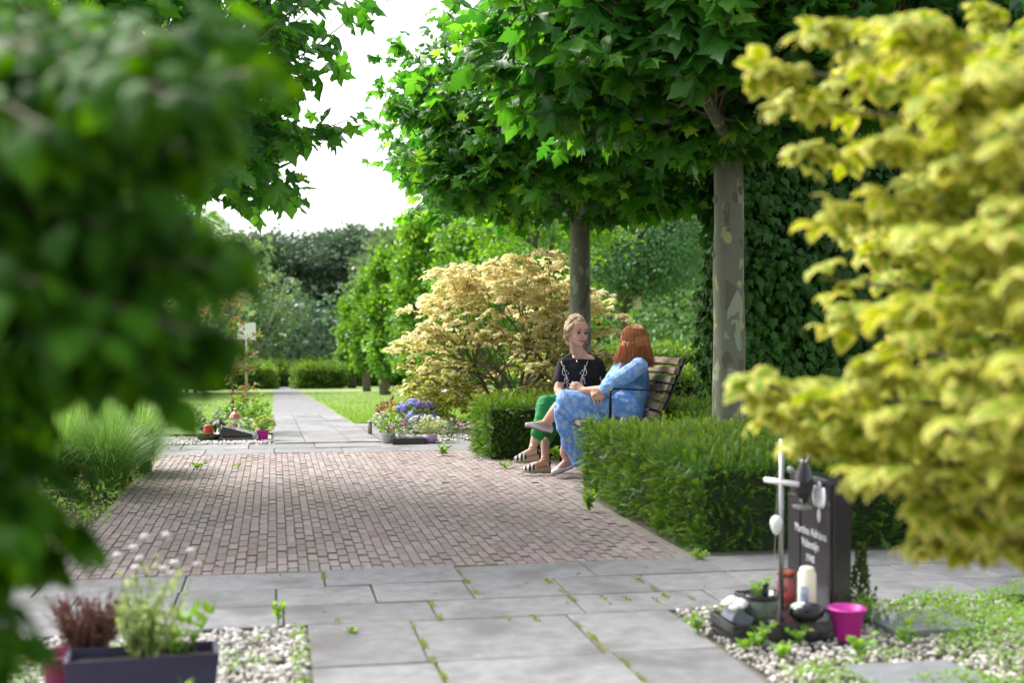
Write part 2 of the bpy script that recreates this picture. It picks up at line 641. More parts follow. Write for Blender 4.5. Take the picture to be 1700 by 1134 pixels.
def plane_bark():
    m, t, p, n, l = newmat('plane_bark')
    g = n.new('ShaderNodeNewGeometry')
    mp = n.new('ShaderNodeMapping'); mp.inputs['Scale'].default_value = (1, 1, .55)
    l.new(g.outputs['Position'], mp.inputs[0])
    nz = n.new('ShaderNodeTexNoise'); nz.inputs['Scale'].default_value = 6; nz.inputs['Detail'].default_value = 3
    l.new(mp.outputs[0], nz.inputs['Vector'])
    base = n.new('ShaderNodeMix'); base.data_type = 'RGBA'
    base.inputs['A'].default_value = (.115, .122, .080, 1); base.inputs['B'].default_value = (.205, .215, .155, 1)
    l.new(nz.outputs[0], base.inputs['Factor'])
    ad = n.new('ShaderNodeVectorMath'); ad.operation = 'MULTIPLY_ADD'
    ad.inputs[1].default_value = (.25, .25, .25)
    l.new(nz.outputs['Color'], ad.inputs[0]); l.new(mp.outputs[0], ad.inputs[2])
    col = base.outputs['Result']
    bumps = []
    for sc, thr, c in ((9, .36, (.27, .31, .20, 1)), (12, .26, (.36, .34, .13, 1)), (11, .28, (.12, .105, .075, 1)), (16, .3, (.14, .155, .10, 1))):
        v = n.new('ShaderNodeTexVoronoi'); v.inputs['Scale'].default_value = sc
        of = n.new('ShaderNodeVectorMath'); of.operation = 'ADD'; of.inputs[1].default_value = (sc * 1.7, sc * .3, 0)
        l.new(ad.outputs[0], of.inputs[0]); l.new(of.outputs[0], v.inputs['Vector'])
        pick = n.new('ShaderNodeSeparateColor'); l.new(v.outputs['Color'], pick.inputs[0])
        a = n.new('ShaderNodeMath'); a.operation = 'LESS_THAN'; a.inputs[1].default_value = thr * 1.35
        l.new(v.outputs['Distance'], a.inputs[0])
        b = n.new('ShaderNodeMath'); b.operation = 'GREATER_THAN'; b.inputs[1].default_value = .66
        l.new(pick.outputs[0], b.inputs[0])
        mu = n.new('ShaderNodeMath'); mu.operation = 'MULTIPLY'
        l.new(a.outputs[0], mu.inputs[0]); l.new(b.outputs[0], mu.inputs[1])
        mx = n.new('ShaderNodeMix'); mx.data_type = 'RGBA'
        l.new(mu.outputs[0], mx.inputs['Factor']); l.new(col, mx.inputs['A']); mx.inputs['B'].default_value = c
        col = mx.outputs['Result']
        bumps.append(mu)
    l.new(col, p.inputs['Base Color'])
    p.inputs['Roughness'].default_value = .75
    bp = n.new('ShaderNodeBump'); bp.inputs['Strength'].default_value = .5; bp.inputs['Distance'].default_value = .006; bp.invert = True
    l.new(bumps[0].outputs[0], bp.inputs['Height'])
    l.new(bp.outputs[0], p.inputs['Normal'])
    return m


M['plane_bark'] = plane_bark()
# ================================================================== ground and paving
def sheet(name, x0, x1, ys, dz, mat, kind='structure'):
    v, f = [], []
    for y in ys:
        v += [(x0, y, T(y) + dz), (x1, y, T(y) + dz)]
    for i in range(len(ys) - 1):
        a = i * 2
        f.append((a, a + 1, a + 3, a + 2))
    return MB().add(v, f).build(name, mat, kind=kind)


sheet('ground', -400, 400, [-30, 12.1, 75, 900], -.035, M['soil'])
sheet('lawn', -120, 120, [14.6, 75, 160], -.004, M['grass'])

# brick square
BX0, BX1, BY0, BY1 = -1.0, 1.9455, 5.81, 11.2
pave = sheet('brick_pavement', BX0, 3.25, [BY0, BY1], -.0045, M['sand'])


def paver_mesh(name, L, Wd, H, ch, che=None):
    v = []
    for z, ins, ine in ((-H, 0, 0), (-ch, 0, 0), (0, ch, che or ch)):
        x, y = Wd / 2 - ins, L / 2 - ine
        v += [(-x, -y, z), (x, -y, z), (x, y, z), (-x, y, z)]
    f = [(8, 9, 10, 11)]
    for a in (0, 4):
        for k in range(4):
            k2 = (k + 1) % 4
            f.append((a + k, a + k2, a + 4 + k2, a + 4 + k))
    return MB().add(v, f)


BL, BW, BJ = .172, .0458, .0024
BJL = .009
pm = paver_mesh('brick', BL, BW, .03, .0020, .007)
brick_me = pm.mesh('brick')
brick_me.materials.append(M['brick'])
brick_me.materials.append(M['joint_dirt'])
for q in brick_me.polygons:
    q.material_index = 0 if q.index == 0 else 1
cells = []
cols = int((BX1 - BX0) / (BW + BJ))
for c in range(cols + 24):
    x = BX0 + (c + .5) * (BW + BJ)
    y0, y1 = (BY0, BY1) if c < cols else (8.35, 10.35)
    off = 0 if c % 2 else .5
    k = 0
    while True:
        ya = y0 + (k - off) * (BL + BJL)
        k += 1
        if ya > y1 - .02:
            break
        a, b = max(ya, y0), min(ya + BL, y1)
        if b - a > .04:
            cells.append((x, (a + b) / 2, (b - a) / BL))
cells.sort(key=lambda q: q[1] - .0 * abs(q[0]))
vis = [q for q in cells if -0.85 < q[0]]
own = set(id(q) for q in vis[:300])
rest = MB()
base_v = [Vector(p) for p in pm.v]
for q in cells:
    x, y, sy = q
    sag = .0018 * noise.noise(Vector((x * .9, y * .7, 3))) 
    m = (Matrix.Translation((x + random.uniform(-.0012, .0012), y, sag + random.uniform(-.0018, .0022)))
         @ Matrix.Rotation(R(random.gauss(0, .7)), 4, 'Z') @ Matrix.Rotation(R(random.gauss(0, .9)), 4, 'X') @ Matrix.Rotation(R(random.gauss(0, 1.2)), 4, 'Y')
         @ Matrix.Diagonal((random.uniform(.95, 1.0), sy * random.uniform(.97, 1.0), 1, 1)))
    if id(q) in own:
        obj('brick', brick_me, None, pave, m)
    else:
        rest.add([m @ p for p in base_v], pm.f)
ro = rest.build('brick', M['brick'], pave, kind='stuff')
ro.data.materials.append(M['joint_dirt'])
mi = np.ones(len(ro.data.polygons), dtype=np.int32)
mi[::9] = 0
ro.data.polygons.foreach_set('material_index', mi)

# concrete edge strip between bricks and hedge
k = thing('kerb_strip', (1.92, 7, 0), 'narrow concrete edging strip between the bricks and the yew hedge', 'kerb')
for i in range(3):
    y = BY0 + .42 + i * .86
    b = MB().box((1.970, y, -.04), (.055, .852, .086)).build('edging_stone', M['kerb'], k, bevel=.006)

# slabs
walk = sheet('paved_path', -9, 12, [4.755, BY0 - .004], -.012, M['sand'])
SLAB_ME = {}


def slab(x0, x1, y0, y1, parent, j=.006, z=.002, jit=.003):
    w_, l_ = x1 - x0 - j, y1 - y0 - j
    key = (round(w_, 3), round(l_, 3))
    if key not in SLAB_ME:
        me = paver_mesh('paving_slab', l_, w_, .05, .004).mesh('paving_slab')
        me.materials.append(M['slab'])
        me.materials.append(M['joint_dirt'])
        for q in me.polygons:
            q.material_index = 1 if 1 <= q.index <= 4 else 0
        SLAB_ME[key] = me
    cx, cy = (x0 + x1) / 2, (y0 + y1) / 2
    m = (Matrix.Translation((cx, cy, T(cy) + z + random.uniform(-jit, jit))) @ Matrix.Rotation(-math.atan(SLOPE) if cy > SL0 else 0, 4, 'X')
         @ Matrix.Rotation(R(random.gauss(0, .25)), 4, 'X') @ Matrix.Rotation(R(random.gauss(0, .25)), 4, 'Y') @ Matrix.Rotation(R(random.gauss(0, .15)), 4, 'Z'))
    obj('paving_slab', SLAB_ME[key], None, parent, m)


for y1, y0, x0, pitch in ((BY0 - .004, 5.45, .215, .60), (5.45, 5.09, .007, .40), (5.09, 4.76, .614, .58)):
    x = x0 - pitch * math.ceil((x0 + 3.0) / pitch)
    while x < 5.0:
        slab(x, x + pitch, y0, y1, walk)
        x += pitch
near = sheet('slab_walk', .11, 1.55, [1.0, 4.755], -.012, M['sand'])
for i in range(6):
    y1 = 4.755 - i * .595
    xs = [.118, .505, 1.107, 1.52] if i % 2 == 0 else [.118, .525, 1.135, 1.52]
    for a, b in zip(xs, xs[1:]):
        slab(a, b, y1 - .595, y1, near)
# far band and the long path over the lawn
far = sheet('far_path', -6, 7, [BY1 + .004, 12.1], -.012, M['sand'])
for r_, (y0, y1) in enumerate(((BY1 + .006, 11.65), (11.65, 12.1))):
    x = -3.0 + r_ * .37
    while x < 3.3:
        slab(x, x + .6, y0, y1, far, jit=.002)
        x += .6
lawn_walk = sheet('lawn_path', -.02, 1.03, [12.104, 75], -.006 + .004, M['slab'])
y = 12.11
i = 0
while y < 21:
    xs = [0, .29, .715, 1.02]
    for a, b in zip(xs, xs[1:]):
        slab(a, b, y, y + .62, lawn_walk, z=.012, jit=.002)
    y += .62
    i += 1
side_walk = sheet('side_path', 1.034, 3.2, [14.9, 16.5], .002, M['slab'])
for ix in range(3):
    for iy in range(2):
        slab(1.04 + ix * .7, 1.74 + ix * .7, 14.9 + iy * .8, 15.7 + iy * .8, side_walk, z=.012)
for y0, y1 in ((12.11, 13.5), (13.5, 14.9)):
    slab(1.04, 1.2, y0, y1, side_walk, z=.008)

# moss and tiny weeds in the joints
tm = OVATE_FLAT
L, S = [], []
def tuft(x, y, z, n, r, s):
    for _ in range(n):
        L.append((x + random.gauss(0, r * .5), y + random.gauss(0, r * 2.6), z + random.uniform(0, s * .3)))
        S.append(random.uniform(.5, 1.2) * s)
for _ in range(560):
    x = BX0 + (BW + BJ) * random.randint(0, cols)
    y = random.uniform(BY0, BY1)
    dens = noise.noise(Vector((x * 1.1, y * .8, 8))) + (.5 if x < -.2 else 0) 
    if dens > random.uniform(-.1, .55):
        n_ = random.randint(2, 9)
        for k_ in range(n_):
            L.append((x + random.gauss(0, .004), y + random.uniform(-.05, .05), .0)); S.append(random.uniform(.004, .010))
for (px, py, n_) in ((684, 1042, 16), (702, 1072, 60), (718, 1100, 25), (736, 1128, 40), (760, 952, 30), (775, 968, 35), (790, 985, 20), (716, 1006, 25), (729, 1028, 20),
                     (912, 968, 40), (935, 985, 20), (950, 997, 30), (960, 1040, 20), (985, 1062, 50), (1000, 1078, 18), (1040, 1105, 25), (1065, 1130, 30), (1062, 965, 30), (1085, 980, 22),
                     (1105, 992, 26), (537, 962, 26), (537, 955, 16), (888, 1030, 25), (840, 1028, 12), (1000, 995, 12), (1040, 996, 12), (1090, 1000, 12), (1150, 996, 12), (560, 1034, 10)):
    d = 2352 / (py - 540)
    p = onz(px, d, 0)
    tuft(p.x, p.y, .002, n_ * 3, .012, .0085)
L = np.array(L); N = len(L)
tip = rng.normal(0, 1, (N, 3)); tip[:, 2] = np.abs(tip[:, 2]) * .6
nr = rng.normal(0, .5, (N, 3)) + np.array([0, 0, 1])
obj('joint_moss', scatter('joint_moss', tm, L, frames(tip, nr), np.array(S)), M['moss'], kind='stuff', label='yellow green moss growing in the joints of the bricks and slabs')

# fallen bits on the paving: seeds and dry leaf crumbs
L = np.array([(random.uniform(-.9, 1.9), random.uniform(4.8, 11), .006) for _ in range(170)])
N = len(L)
tip = rng.normal(0, 1, (N, 3)); tip[:, 2] *= .2
obj('leaf_litter', scatter('leaf_litter', OVATE_FLAT, L, frames(tip, rng.normal(0, .25, (N, 3)) + [0, 0, 1]), rng.uniform(.008, .022, N)), M['twig'], kind='stuff', label='small dark seeds and leaf crumbs scattered on the paving')


# ================================================================== gravel
def gravel(name, label, poly_x, poly_y, n, s0, s1, slope=False, z=0.0):
    sheet(name + '_bed', poly_x[0], poly_x[1], [poly_y[0], poly_y[1]], -.016 + z, M['soil'])
    V, F = np.array(ICO[1][0]), np.array(ICO[1][1])
    if poly_y[0] > 10:
        V = np.array([(1, 0, 0), (-1, 0, 0), (0, 1, 0), (0, -1, 0), (0, 0, 1), (0, 0, -1)], float)
        F = np.array([(0, 2, 4), (2, 1, 4), (1, 3, 4), (3, 0, 4), (2, 0, 5), (1, 2, 5), (3, 1, 5), (0, 3, 5)])
    loc = np.stack([rng.uniform(poly_x[0], poly_x[1], n), rng.uniform(poly_y[0], poly_y[1], n), rng.uniform(-.012, .008, n)], 1)
    loc[:, 2] += np.array([T(v) for v in loc[:, 1]]) + z
    sz = rng.uniform(s0, s1, (n, 1)) * rng.uniform(.6, 1.2, (n, 3))
    sz[:, 2] *= .7
    A = frames(rng.normal(0, 1, (n, 3)), rng.normal(0, .4, (n, 3)) + [0, 0, 1])
    o = obj(name, scatter(name, (V, F, np.ones(len(V))), loc, A, sz), M['pebble'], smooth=True, kind='stuff', label=label)
    return o


gravel('white_gravel', 'white gravel filling the planted bed at the lower left corner', (-1.0, .108), (3.0, 4.74), 5000, .009, .017)
gravel('grave_gravel', 'white gravel around the dark headstone and its lanterns', (1.54, 2.9), (3.2, 4.75), 5200, .007, .014)
gravel('far_gravel', 'white gravel under the lantern grave left of the lawn path', (-1.75, -.03), (12.15, 13.6), 3000, .016, .03, z=.004)
gravel('flower_gravel', 'white gravel under the flower grave right of the lawn path', (1.22, 2.9), (12.12, 14.4), 2600, .016, .03, z=.004)


# ================================================================== small plants
def rosette_plant(name, base, n, h, spread, leaf, mat, label, cat='weed', tmpl=None, up=.8, group=None, stems=5):
    t = thing(name, base, label, cat, group)
    base = Vector(base)
    st = MB()
    locs, tips = [], []
    for i in range(stems):
        a = random.uniform(0, 6.28)
        e = base + Vector((math.cos(a) * spread * random.uniform(.3, 1), math.sin(a) * spread * random.uniform(.3, 1), h * random.uniform(.55, 1.05)))
        mid = (base + e) / 2 + Vector((0, 0, h * .12))
        st.tube([base, mid, e], [leaf * .05, leaf * .04, leaf * .02], 4)
        for k_ in range(max(1, n // stems)):
            u = random.uniform(.2, 1)
            p = base.lerp(mid, u * 2) if u < .5 else mid.lerp(e, u * 2 - 1)
            locs.append(p)
            a2 = random.uniform(0, 6.28)
            tips.append((math.cos(a2), math.sin(a2), random.uniform(-.2, up)))
    st.build('stem', mat, t)
    loc = np.array(locs)
    N = len(loc)
    obj('foliage', scatter('foliage', tmpl or OVATE, loc, frames(np.array(tips), rng.normal(0, .4, (N, 3)) + [0, 0, 1]), rng.uniform(.6, 1.15, N) * leaf), mat, t, kind='stuff')
    return t


def gnd(px, py):
    d = 2352 / (py - 540)
    return onz(px, d, 0)


rosette_plant('weed_plant', gnd(461, 1040), 26, .085, .02, .035, M['weed'], 'thin upright weed in the slab joint at the edge of the white gravel', up=1.6, stems=4)
rosette_plant('weed_plant', gnd(586, 1054), 26, .02, .025, .022, M['weed'], 'flat little grass tuft lying on a bare slab in front', stems=4)
rosette_plant('weed_plant', gnd(735, 757), 50, .09, .07, .05, M['weed'], 'bushy weed on the far slabs before the flower grave', stems=6)
rosette_plant('weed_plant', gnd(926, 769), 70, .15, .09, .045, M['weed'], 'leafy weed growing under the bench beside the feet', stems=7, up=1.2)
rosette_plant('weed_plant', gnd(978, 850), 50, .12, .05, .05, M['weed'], 'pale upright weed at the hedge foot beside the bricks', stems=5, up=1.4)
rosette_plant('weed_plant', gnd(1092, 888), 160, .13, .10, .022, M['weed'], 'bright clover-like weed against the foot of the yew hedge', stems=14)
rosette_plant('weed_plant', gnd(1162, 931), 80, .05, .09, .025, M['weed'], 'low creeping weed at the near corner of the yew hedge', stems=9)
rosette_plant('weed_plant', gnd(326, 780), 40, .05, .08, .04, M['weed'], 'small weed sprouting from the bricks near the fountain grass', stems=6)
rosette_plant('weed_plant', gnd(395, 776), 24, .03, .04, .03, M['weed'], 'tiny weed clump in the middle of the far bricks', stems=4)
rosette_plant('weed_plant', gnd(840, 778), 50, .05, .10, .03, M['weed'], 'creeping weed at the corner of the hedge beside the shoes', stems=6)
rosette_plant('weed_plant', gnd(60, 962), 40, .07, .08, .05, M['weed'], 'low weed at the soil edge below the dark leaves', stems=6)


# ================================================================== clipped hedges
def hedge(name, label, x0, x1, y0, y1, h, n_m2, size, mat, tmpl, rag=.03, faces='LFTRB', z0=0.0, slope=True, cat='hedge', shoot=.25, group=None, top_bulge=0.0):
    zb = T((y0 + y1) / 2) if slope else z0
    t = thing(name, ((x0 + x1) / 2, (y0 + y1) / 2, zb), label, cat, group)
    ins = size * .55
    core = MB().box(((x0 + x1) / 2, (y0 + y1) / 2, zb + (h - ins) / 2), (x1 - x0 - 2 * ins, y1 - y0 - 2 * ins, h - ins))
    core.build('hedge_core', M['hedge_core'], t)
    P_, Nn = [], []
    def face(n_, f):
        u, v = rng.random(n_), rng.random(n_)
        if f == 'T':
            P_.append(np.stack([x0 + u * (x1 - x0), y0 + v * (y1 - y0), np.full(n_, zb + h)], 1)); nn = (0, 0, 1)
        elif f == 'L':
            P_.append(np.stack([np.full(n_, x0), y0 + u * (y1 - y0), zb + v * h], 1)); nn = (-1, 0, .15)
        elif f == 'R':
            P_.append(np.stack([np.full(n_, x1), y0 + u * (y1 - y0), zb + v * h], 1)); nn = (1, 0, .15)
        elif f == 'F':
            P_.append(np.stack([x0 + u * (x1 - x0), np.full(n_, y0), zb + v * h], 1)); nn = (0, -1, .15)
        else:
            P_.append(np.stack([x0 + u * (x1 - x0), np.full(n_, y1), zb + v * h], 1)); nn = (0, 1, .15)
        Nn.append(np.tile(np.array(nn, float), (n_, 1)))
    ar = {'T': (x1 - x0) * (y1 - y0), 'L': (y1 - y0) * h, 'R': (y1 - y0) * h, 'F': (x1 - x0) * h, 'B': (x1 - x0) * h}
    for f in faces:
        face(int(ar[f] * n_m2), f)
    P_, Nn = np.concatenate(P_), np.concatenate(Nn)
    N = len(P_)
    # gentle billows so the clipped face is not a plane
    wob = np.array([noise.noise(Vector(p * 2.3)) for p in P_]) * rag * 1.6
    dep = rng.uniform(-.8, .15, N) * size
    P_ = P_ + Nn * (wob + dep)[:, None]
    istop = Nn[:, 2] > .5
    up = np.where(istop, 1.0, .45)
    tip = Nn * rng.uniform(.3, 1.1, N)[:, None] + rng.normal(0, .42, (N, 3)) + np.stack([np.zeros(N), np.zeros(N), up * rng.uniform(0, 1, N)], 1)
    nr = np.where(istop[:, None], rng.normal(0, 1, (N, 3)) * [1, 1, .3], np.array([[0, 0, 1]]) + rng.normal(0, .45, (N, 3)))
    s = size * rng.uniform(.65, 1.25, N) * np.where(rng.random(N) < shoot, 1.25, 1)
    obj('foliage', scatter('foliage', tmpl, P_, frames(tip, nr), s), mat, t, kind='stuff')
    return t


hedge('yew_hedge', 'low clipped yew hedge in front of the near plane tree, beside the bench', 2.05, 4.25, 5.93, 8.28, .435, 1600, .076, M['yew'], YEW, .035, 'LFTB')
hedge('yew_hedge', 'small clipped yew hedge block behind the crossed feet, beyond the bench', 1.74, 3.4, 10.36, 11.12, .45, 1900, .070, M['yew'], YEW, .035, 'LFT')
hedge('yew_hedge', 'loose low yew growth behind the bench backrest', 3.35, 3.95, 8.45, 11.2, .38, 900, .085, M['yew'], YEW, .05, 'LFT')
hedge('clipped_hedge', 'lower bright clipped hedge behind the bench, nearer of two steps', 3.6, 9, 13.6, 14.6, .62, 500, .09, M['hedge_leaf'], SPRAY, .02, 'LFT')
hedge('clipped_hedge', 'taller bright clipped hedge behind the bench, farther of two steps', 3.9, 12, 18.5, 19.6, .98, 300, .12, M['hedge_leaf'], SPRAY, .02, 'LFT')
hedge('box_hedge', 'square clipped hedge block at the end of the lawn, right of the path', 1.05, 3.3, 60, 63, 1.0, 140, .22, M['hedge_leaf'], SPRAY, .03, 'LFT', group=None)
hedge('box_hedge', 'square clipped hedge block at the end of the lawn, left of the path', -3.4, -.15, 60, 63, 1.0, 140, .22, M['hedge_leaf'], SPRAY, .03, 'RFT')
hedge('back_hedge', 'long dark hedge closing the view behind the two hedge blocks', -14, 24, 70, 71.5, 1.15, 50, .36, M['hedge_leaf'], SPRAY, .03, 'FT')


# ================================================================== trees
def limb(p0, p1, r0, r1, bend=.12, n=5, sag=0):
    p0, p1 = Vector(p0), Vector(p1)
    Ln = (p1 - p0).length
    off = Vector((random.gauss(0, 1), random.gauss(0, 1), random.gauss(0, 1) * .6)) * bend * Ln
    pts, rs = [], []
    for i in range(n + 1):
        t = i / n
        pts.append(p0.lerp(p1, t) + off * math.sin(math.pi * t) + Vector((0, 0, -sag * Ln * t * t)))
        rs.append(r0 + (r1 - r0) * t)
    return pts, rs


def plane_tree(label, base, rad, cz, hz, offset, ntwig, tr, seed, zfork=2.25, leaf=.17, nown=300, lean=(0, 0), zmin=-.35, xr=(0, 1700), squash=(1, 1), skirt=60):
    global rng
    random.seed(seed)
    rng = np.random.default_rng(seed)
    base = Vector(base)
    t = thing('plane_tree', base, label, 'tree', 'pollarded plane trees')
    top = base + Vector((lean[0], lean[1], zfork))
    pts, rs = [], []
    for i in range(15):
        u = i / 14
        pts.append(base.lerp(top, u) + Vector((noise.noise((u * 4, seed, 0)) * .02, noise.noise((u * 4, seed, 5)) * .02, 0)))
        rs.append(tr * (1.12 - .22 * u + .12 * math.exp(-u * 14) + .03 * noise.noise((u * 9, seed, 2))))
    mb = MB().tube(pts, rs, 18)
    for _ in range(7):                                   # old pruning knobs
        u = random.uniform(.1, .95); a = random.uniform(0, 6.28)
        mb.ball(base.lerp(top, u) + Vector((math.cos(a), math.sin(a), 0)) * tr * .85, tr * .28, 2, (1, 1, 1.3))
    mb.build('trunk', M['plane_bark'], t, smooth=True)
    cc = base + Vector((offset[0], offset[1], cz))
    limbs = []
    nl = 8
    for i in range(nl):
        a = 6.283 * (i + random.uniform(-.25, .25)) / nl
        e = Vector((cc.x + math.cos(a) * rad * .62 * squash[0], cc.y + math.sin(a) * rad * .62 * squash[1], base.z + zfork + random.uniform(.05, .45)))
        s_ = top + Vector((0, 0, -random.uniform(0, .25)))
        P_, r_ = limb(s_, e, tr * .55, tr * .26, .09, 7)
        r_[-1] *= 1.5
        r_[-2] *= 1.25
        mb = MB().tube(P_, r_, 9)
        for _ in range(3):
            q = random.choice(P_[2:])
            mb.ball(q, tr * random.uniform(.3, .45), 1, (1.2, 1.2, .8))
        mb.build('branch', M['plane_bark'], t, smooth=True)
        limbs.append(P_)
    tw = MB()
    loc, tip, nrm, siz = [], [], [], []
    for i in range(ntwig + skirt):
        z_ = random.uniform(zmin, 1)
        a = random.uniform(0, 6.283)
        rr = math.sqrt(max(0, 1 - z_ * abs(z_) if z_ > 0 else 1 - .35 * z_ * z_)) * (random.uniform(.7, 1.12) if z_ > -.1 else (random.uniform(.25, 1.0) if z_ > -.3 else random.uniform(.7, 1.05)))
        lump = 1 + .16 * noise.noise((math.cos(a) * 2, math.sin(a) * 2, z_ * 2 + seed))
        e = cc + Vector((math.cos(a) * rr * rad * lump * squash[0], math.sin(a) * rr * rad * lump * squash[1], z_ * hz * lump))
        if i >= ntwig:                                   # short shoots hanging round the head of the trunk
            q = random.uniform(.12, .75)
            e = top + Vector((math.cos(a) * q, math.sin(a) * q, random.uniform(-.22, .15)))
        best = min((random.choice(limbs)[random.randint(1, 7)] for _ in range(7)), key=lambda v: (v - e).length)
        P_, r_ = limb(best, e, .011, .003, .10, 5, sag=-.06)
        tw.tube(P_, r_, 4, cap=False)
        nlf = random.randint(11, 17)
        for k_ in range(nlf):
            u = 1 - .72 * (k_ / nlf) ** 1.1
            f = u * 5
            j = min(4, int(f))
            p = P_[j].lerp(P_[j + 1], f - j)
            out = Vector((p.x - cc.x, p.y - cc.y, 0))
            out = out.normalized() if out.length > .01 else Vector((1, 0, 0))
            side = Vector((random.gauss(0, 1), random.gauss(0, 1), random.gauss(0, .5)))
            pet = (out * .5 + side * .7).normalized() * random.uniform(.03, .09)
            loc.append(p + pet)
            tp = out * .6 + side * .8 + Vector((0, 0, -.35))
            tip.append(tp)
            nn = Vector((0, 0, .75)) + out * .45 + Vector((random.gauss(0, .6), random.gauss(0, .6), random.gauss(0, .35)))
            nrm.append(nn)
            siz.append(leaf * random.uniform(.55, 1.18) * (.62 if u > .94 else 1))
    tw.build('twig', M['twig'], t, kind='stuff')
    loc, tip, nrm, siz = np.array(loc), np.array(tip), np.array(nrm), np.array(siz)
    A = frames(tip, nrm)
    sz = np.stack([siz, siz, siz * rng.uniform(.6, 1.8, len(siz))], 1)
    crown = MB().tube([top + Vector((0, 0, -.05)), top + Vector((0, 0, .25))], [tr * .7, tr * .45], 10).build('crown', M['plane_bark'], t, smooth=True)
    keep = leaf_objects(PLANE, loc, A, sz, M['plane_leaf'], crown, nown, xr=xr)
    yg = keep & (rng.random(len(loc)) < .24)
    kk = keep & ~yg
    obj('foliage', scatter('foliage', PLANE, loc[kk], A[kk], sz[kk]), M['plane_leaf'], crown, kind='stuff')
    obj('young_foliage', scatter('young_foliage', PLANE, loc[yg], A[yg], sz[yg] * .8), M['plane_young'], crown, kind='stuff')
    return t


plane_tree('mottled plane tree rising from the near yew hedge, its trunk right of the bench', gpt(1210, 8.55), 1.78, 3.3, 1.5, (-.05, -.2), 450, .105, 21, zfork=2.5, leaf=.205, zmin=-.55)
plane_tree('plane tree standing behind the two seated women, trunk in front of the pale shrub', gpt(963, 12.7), 1.8, 3.1, 1.22, (-.26, -.1), 430, .105, 22, zfork=2.4, leaf=.185, zmin=-.75, skirt=24)
plane_tree('plane tree on the left with its crown over the path edge, trunk behind dark leaves', gpt(10, 8.3), 1.95, 3.0, 1.9, (.28, 0), 300, .10, 23, zfork=2.1, leaf=.18, xr=(340, 700), zmin=-.6, nown=260)
# ------------------------------------------------------------------ dogwoods with tiers of curled leaves
def rosette_arrays(nodes, leaf, tmin=4, tmax=7, droop=.15, upz=1.0, flat=.5):
    loc, tip, nrm, siz, idx = [], [], [], [], []
    for ip, p in enumerate(nodes):
        n_ = random.randint(tmin, tmax)
        a0 = random.uniform(0, 6.28)
        s_ = leaf * random.uniform(.75, 1.2)
        ax = Vector((random.gauss(0, .28), random.gauss(0, .28), 1)).normalized()
        u = ax.orthogonal().normalized()
        v = ax.cross(u)
        for k_ in range(n_):
            a = a0 + 6.283 * k_ / n_ + random.gauss(0, .2)
            d_ = (u * math.cos(a) + v * math.sin(a)) + ax * random.uniform(-.15, .35)
            loc.append(p + d_ * leaf * .06)
            tip.append(d_)
            nrm.append(ax)
            siz.append(s_ * random.uniform(.75, 1.15))
            idx.append(ip)
    return np.array(loc), np.array(tip), np.array(nrm), np.array(siz), np.array(idx)


random.seed(31)
rng = np.random.default_rng(31)
cb = gpt(842, 14.3)
t = thing('variegated_dogwood', cb, 'wide pale pink and yellow dogwood shrub behind the two women', 'shrub')
stems, nodes = MB(), []
trunks = []
for i in range(9):
    a = 6.283 * i / 9 + random.uniform(-.2, .2)
    e = cb + Vector((math.cos(a) * .55, math.sin(a) * .45, random.uniform(.7, 1.15)))
    P_, r_ = limb(cb + Vector((math.cos(a) * .06, math.sin(a) * .06, 0)), e, .030, .016, .10, 5)
    MB().tube(P_, r_, 7).build('branch', M['bark'], t, smooth=True)
    trunks.append(P_)
tiers = []
for i in range(104):
    z_ = random.uniform(.03, 1) ** .85
    a = random.uniform(0, 6.283)
    prof = math.sqrt(max(0, 1 - (z_ * .97) ** 2.2))
    rr = 1.28 * prof * random.uniform(.55, 1.0) * (1 if z_ > .1 else .85)
    lump = 1 + .18 * noise.noise((math.cos(a) * 2, math.sin(a) * 2, z_ * 3))
    tiers.append((cb + Vector((math.cos(a) * rr * lump, math.sin(a) * rr * .85 * lump, .25 + 1.72 * z_)), a, rr))
for i in range(24):
    a = random.uniform(0, 6.283)
    q = random.uniform(.5, 1.25)
    tiers.append((cb + Vector((math.cos(a) * q, math.sin(a) * q * .85, random.uniform(.12, .55))), a, q))
tiers += [(at(905, 415, 14.0), 0, .6), (at(760, 440, 14.1), 3, .7), (at(735, 447, 14.0), 3, .7), (at(700, 500, 14.0), 3, 1), (at(668, 570, 14.0), 3, 1.2), (at(700, 545, 13.7), 3, 1.1), (at(1000, 510, 14.2), 0, 1.1),
          (at(1010, 545, 14.2), 0, 1.1), (at(690, 630, 13.9), 3, 1.1), (at(930, 440, 14.1), 0, .7), (at(985, 480, 14.3), 0, 1), (at(845, 425, 14.0), 0, .4), (at(1010, 590, 13.9), 0, 1.1), (at(1030, 585, 14.1), 0, 1.1)]
for c_, a, rr in tiers:
    src = min((random.choice(trunks)[random.randint(2, 5)] for _ in range(6)), key=lambda v: (v - c_).length)
    P_, r_ = limb(src, c_, .011, .004, .08, 5, sag=-.05)
    stems.tube(P_, r_, 4, cap=False)
    tr_ = random.uniform(.20, .34)
    for k_ in range(random.randint(20, 30)):
        b = random.uniform(0, 6.283)
        q = math.sqrt(random.random()) * tr_
        p = c_ + Vector((math.cos(b) * q, math.sin(b) * q, -.5 * q * q / tr_ + random.gauss(0, .016)))
        nodes.append(p)
        if k_ % 4 == 0:
            stems.tube([c_ + Vector((0, 0, -.02)), p], [.004, .0018], 3, cap=False)
stems.build('twig', M['twig'], t, kind='stuff')
loc, tip, nrm, siz, idx = rosette_arrays(nodes, .076, 5, 6)
A = frames(tip, nrm)
cr = MB().tube([cb + Vector((0, 0, .02)), cb + Vector((0, 0, .3))], [.05, .03], 8).build('crown', M['bark'], t)
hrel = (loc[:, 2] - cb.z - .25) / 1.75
low = (hrel + rng.normal(0, .22, len(loc)) < .28)
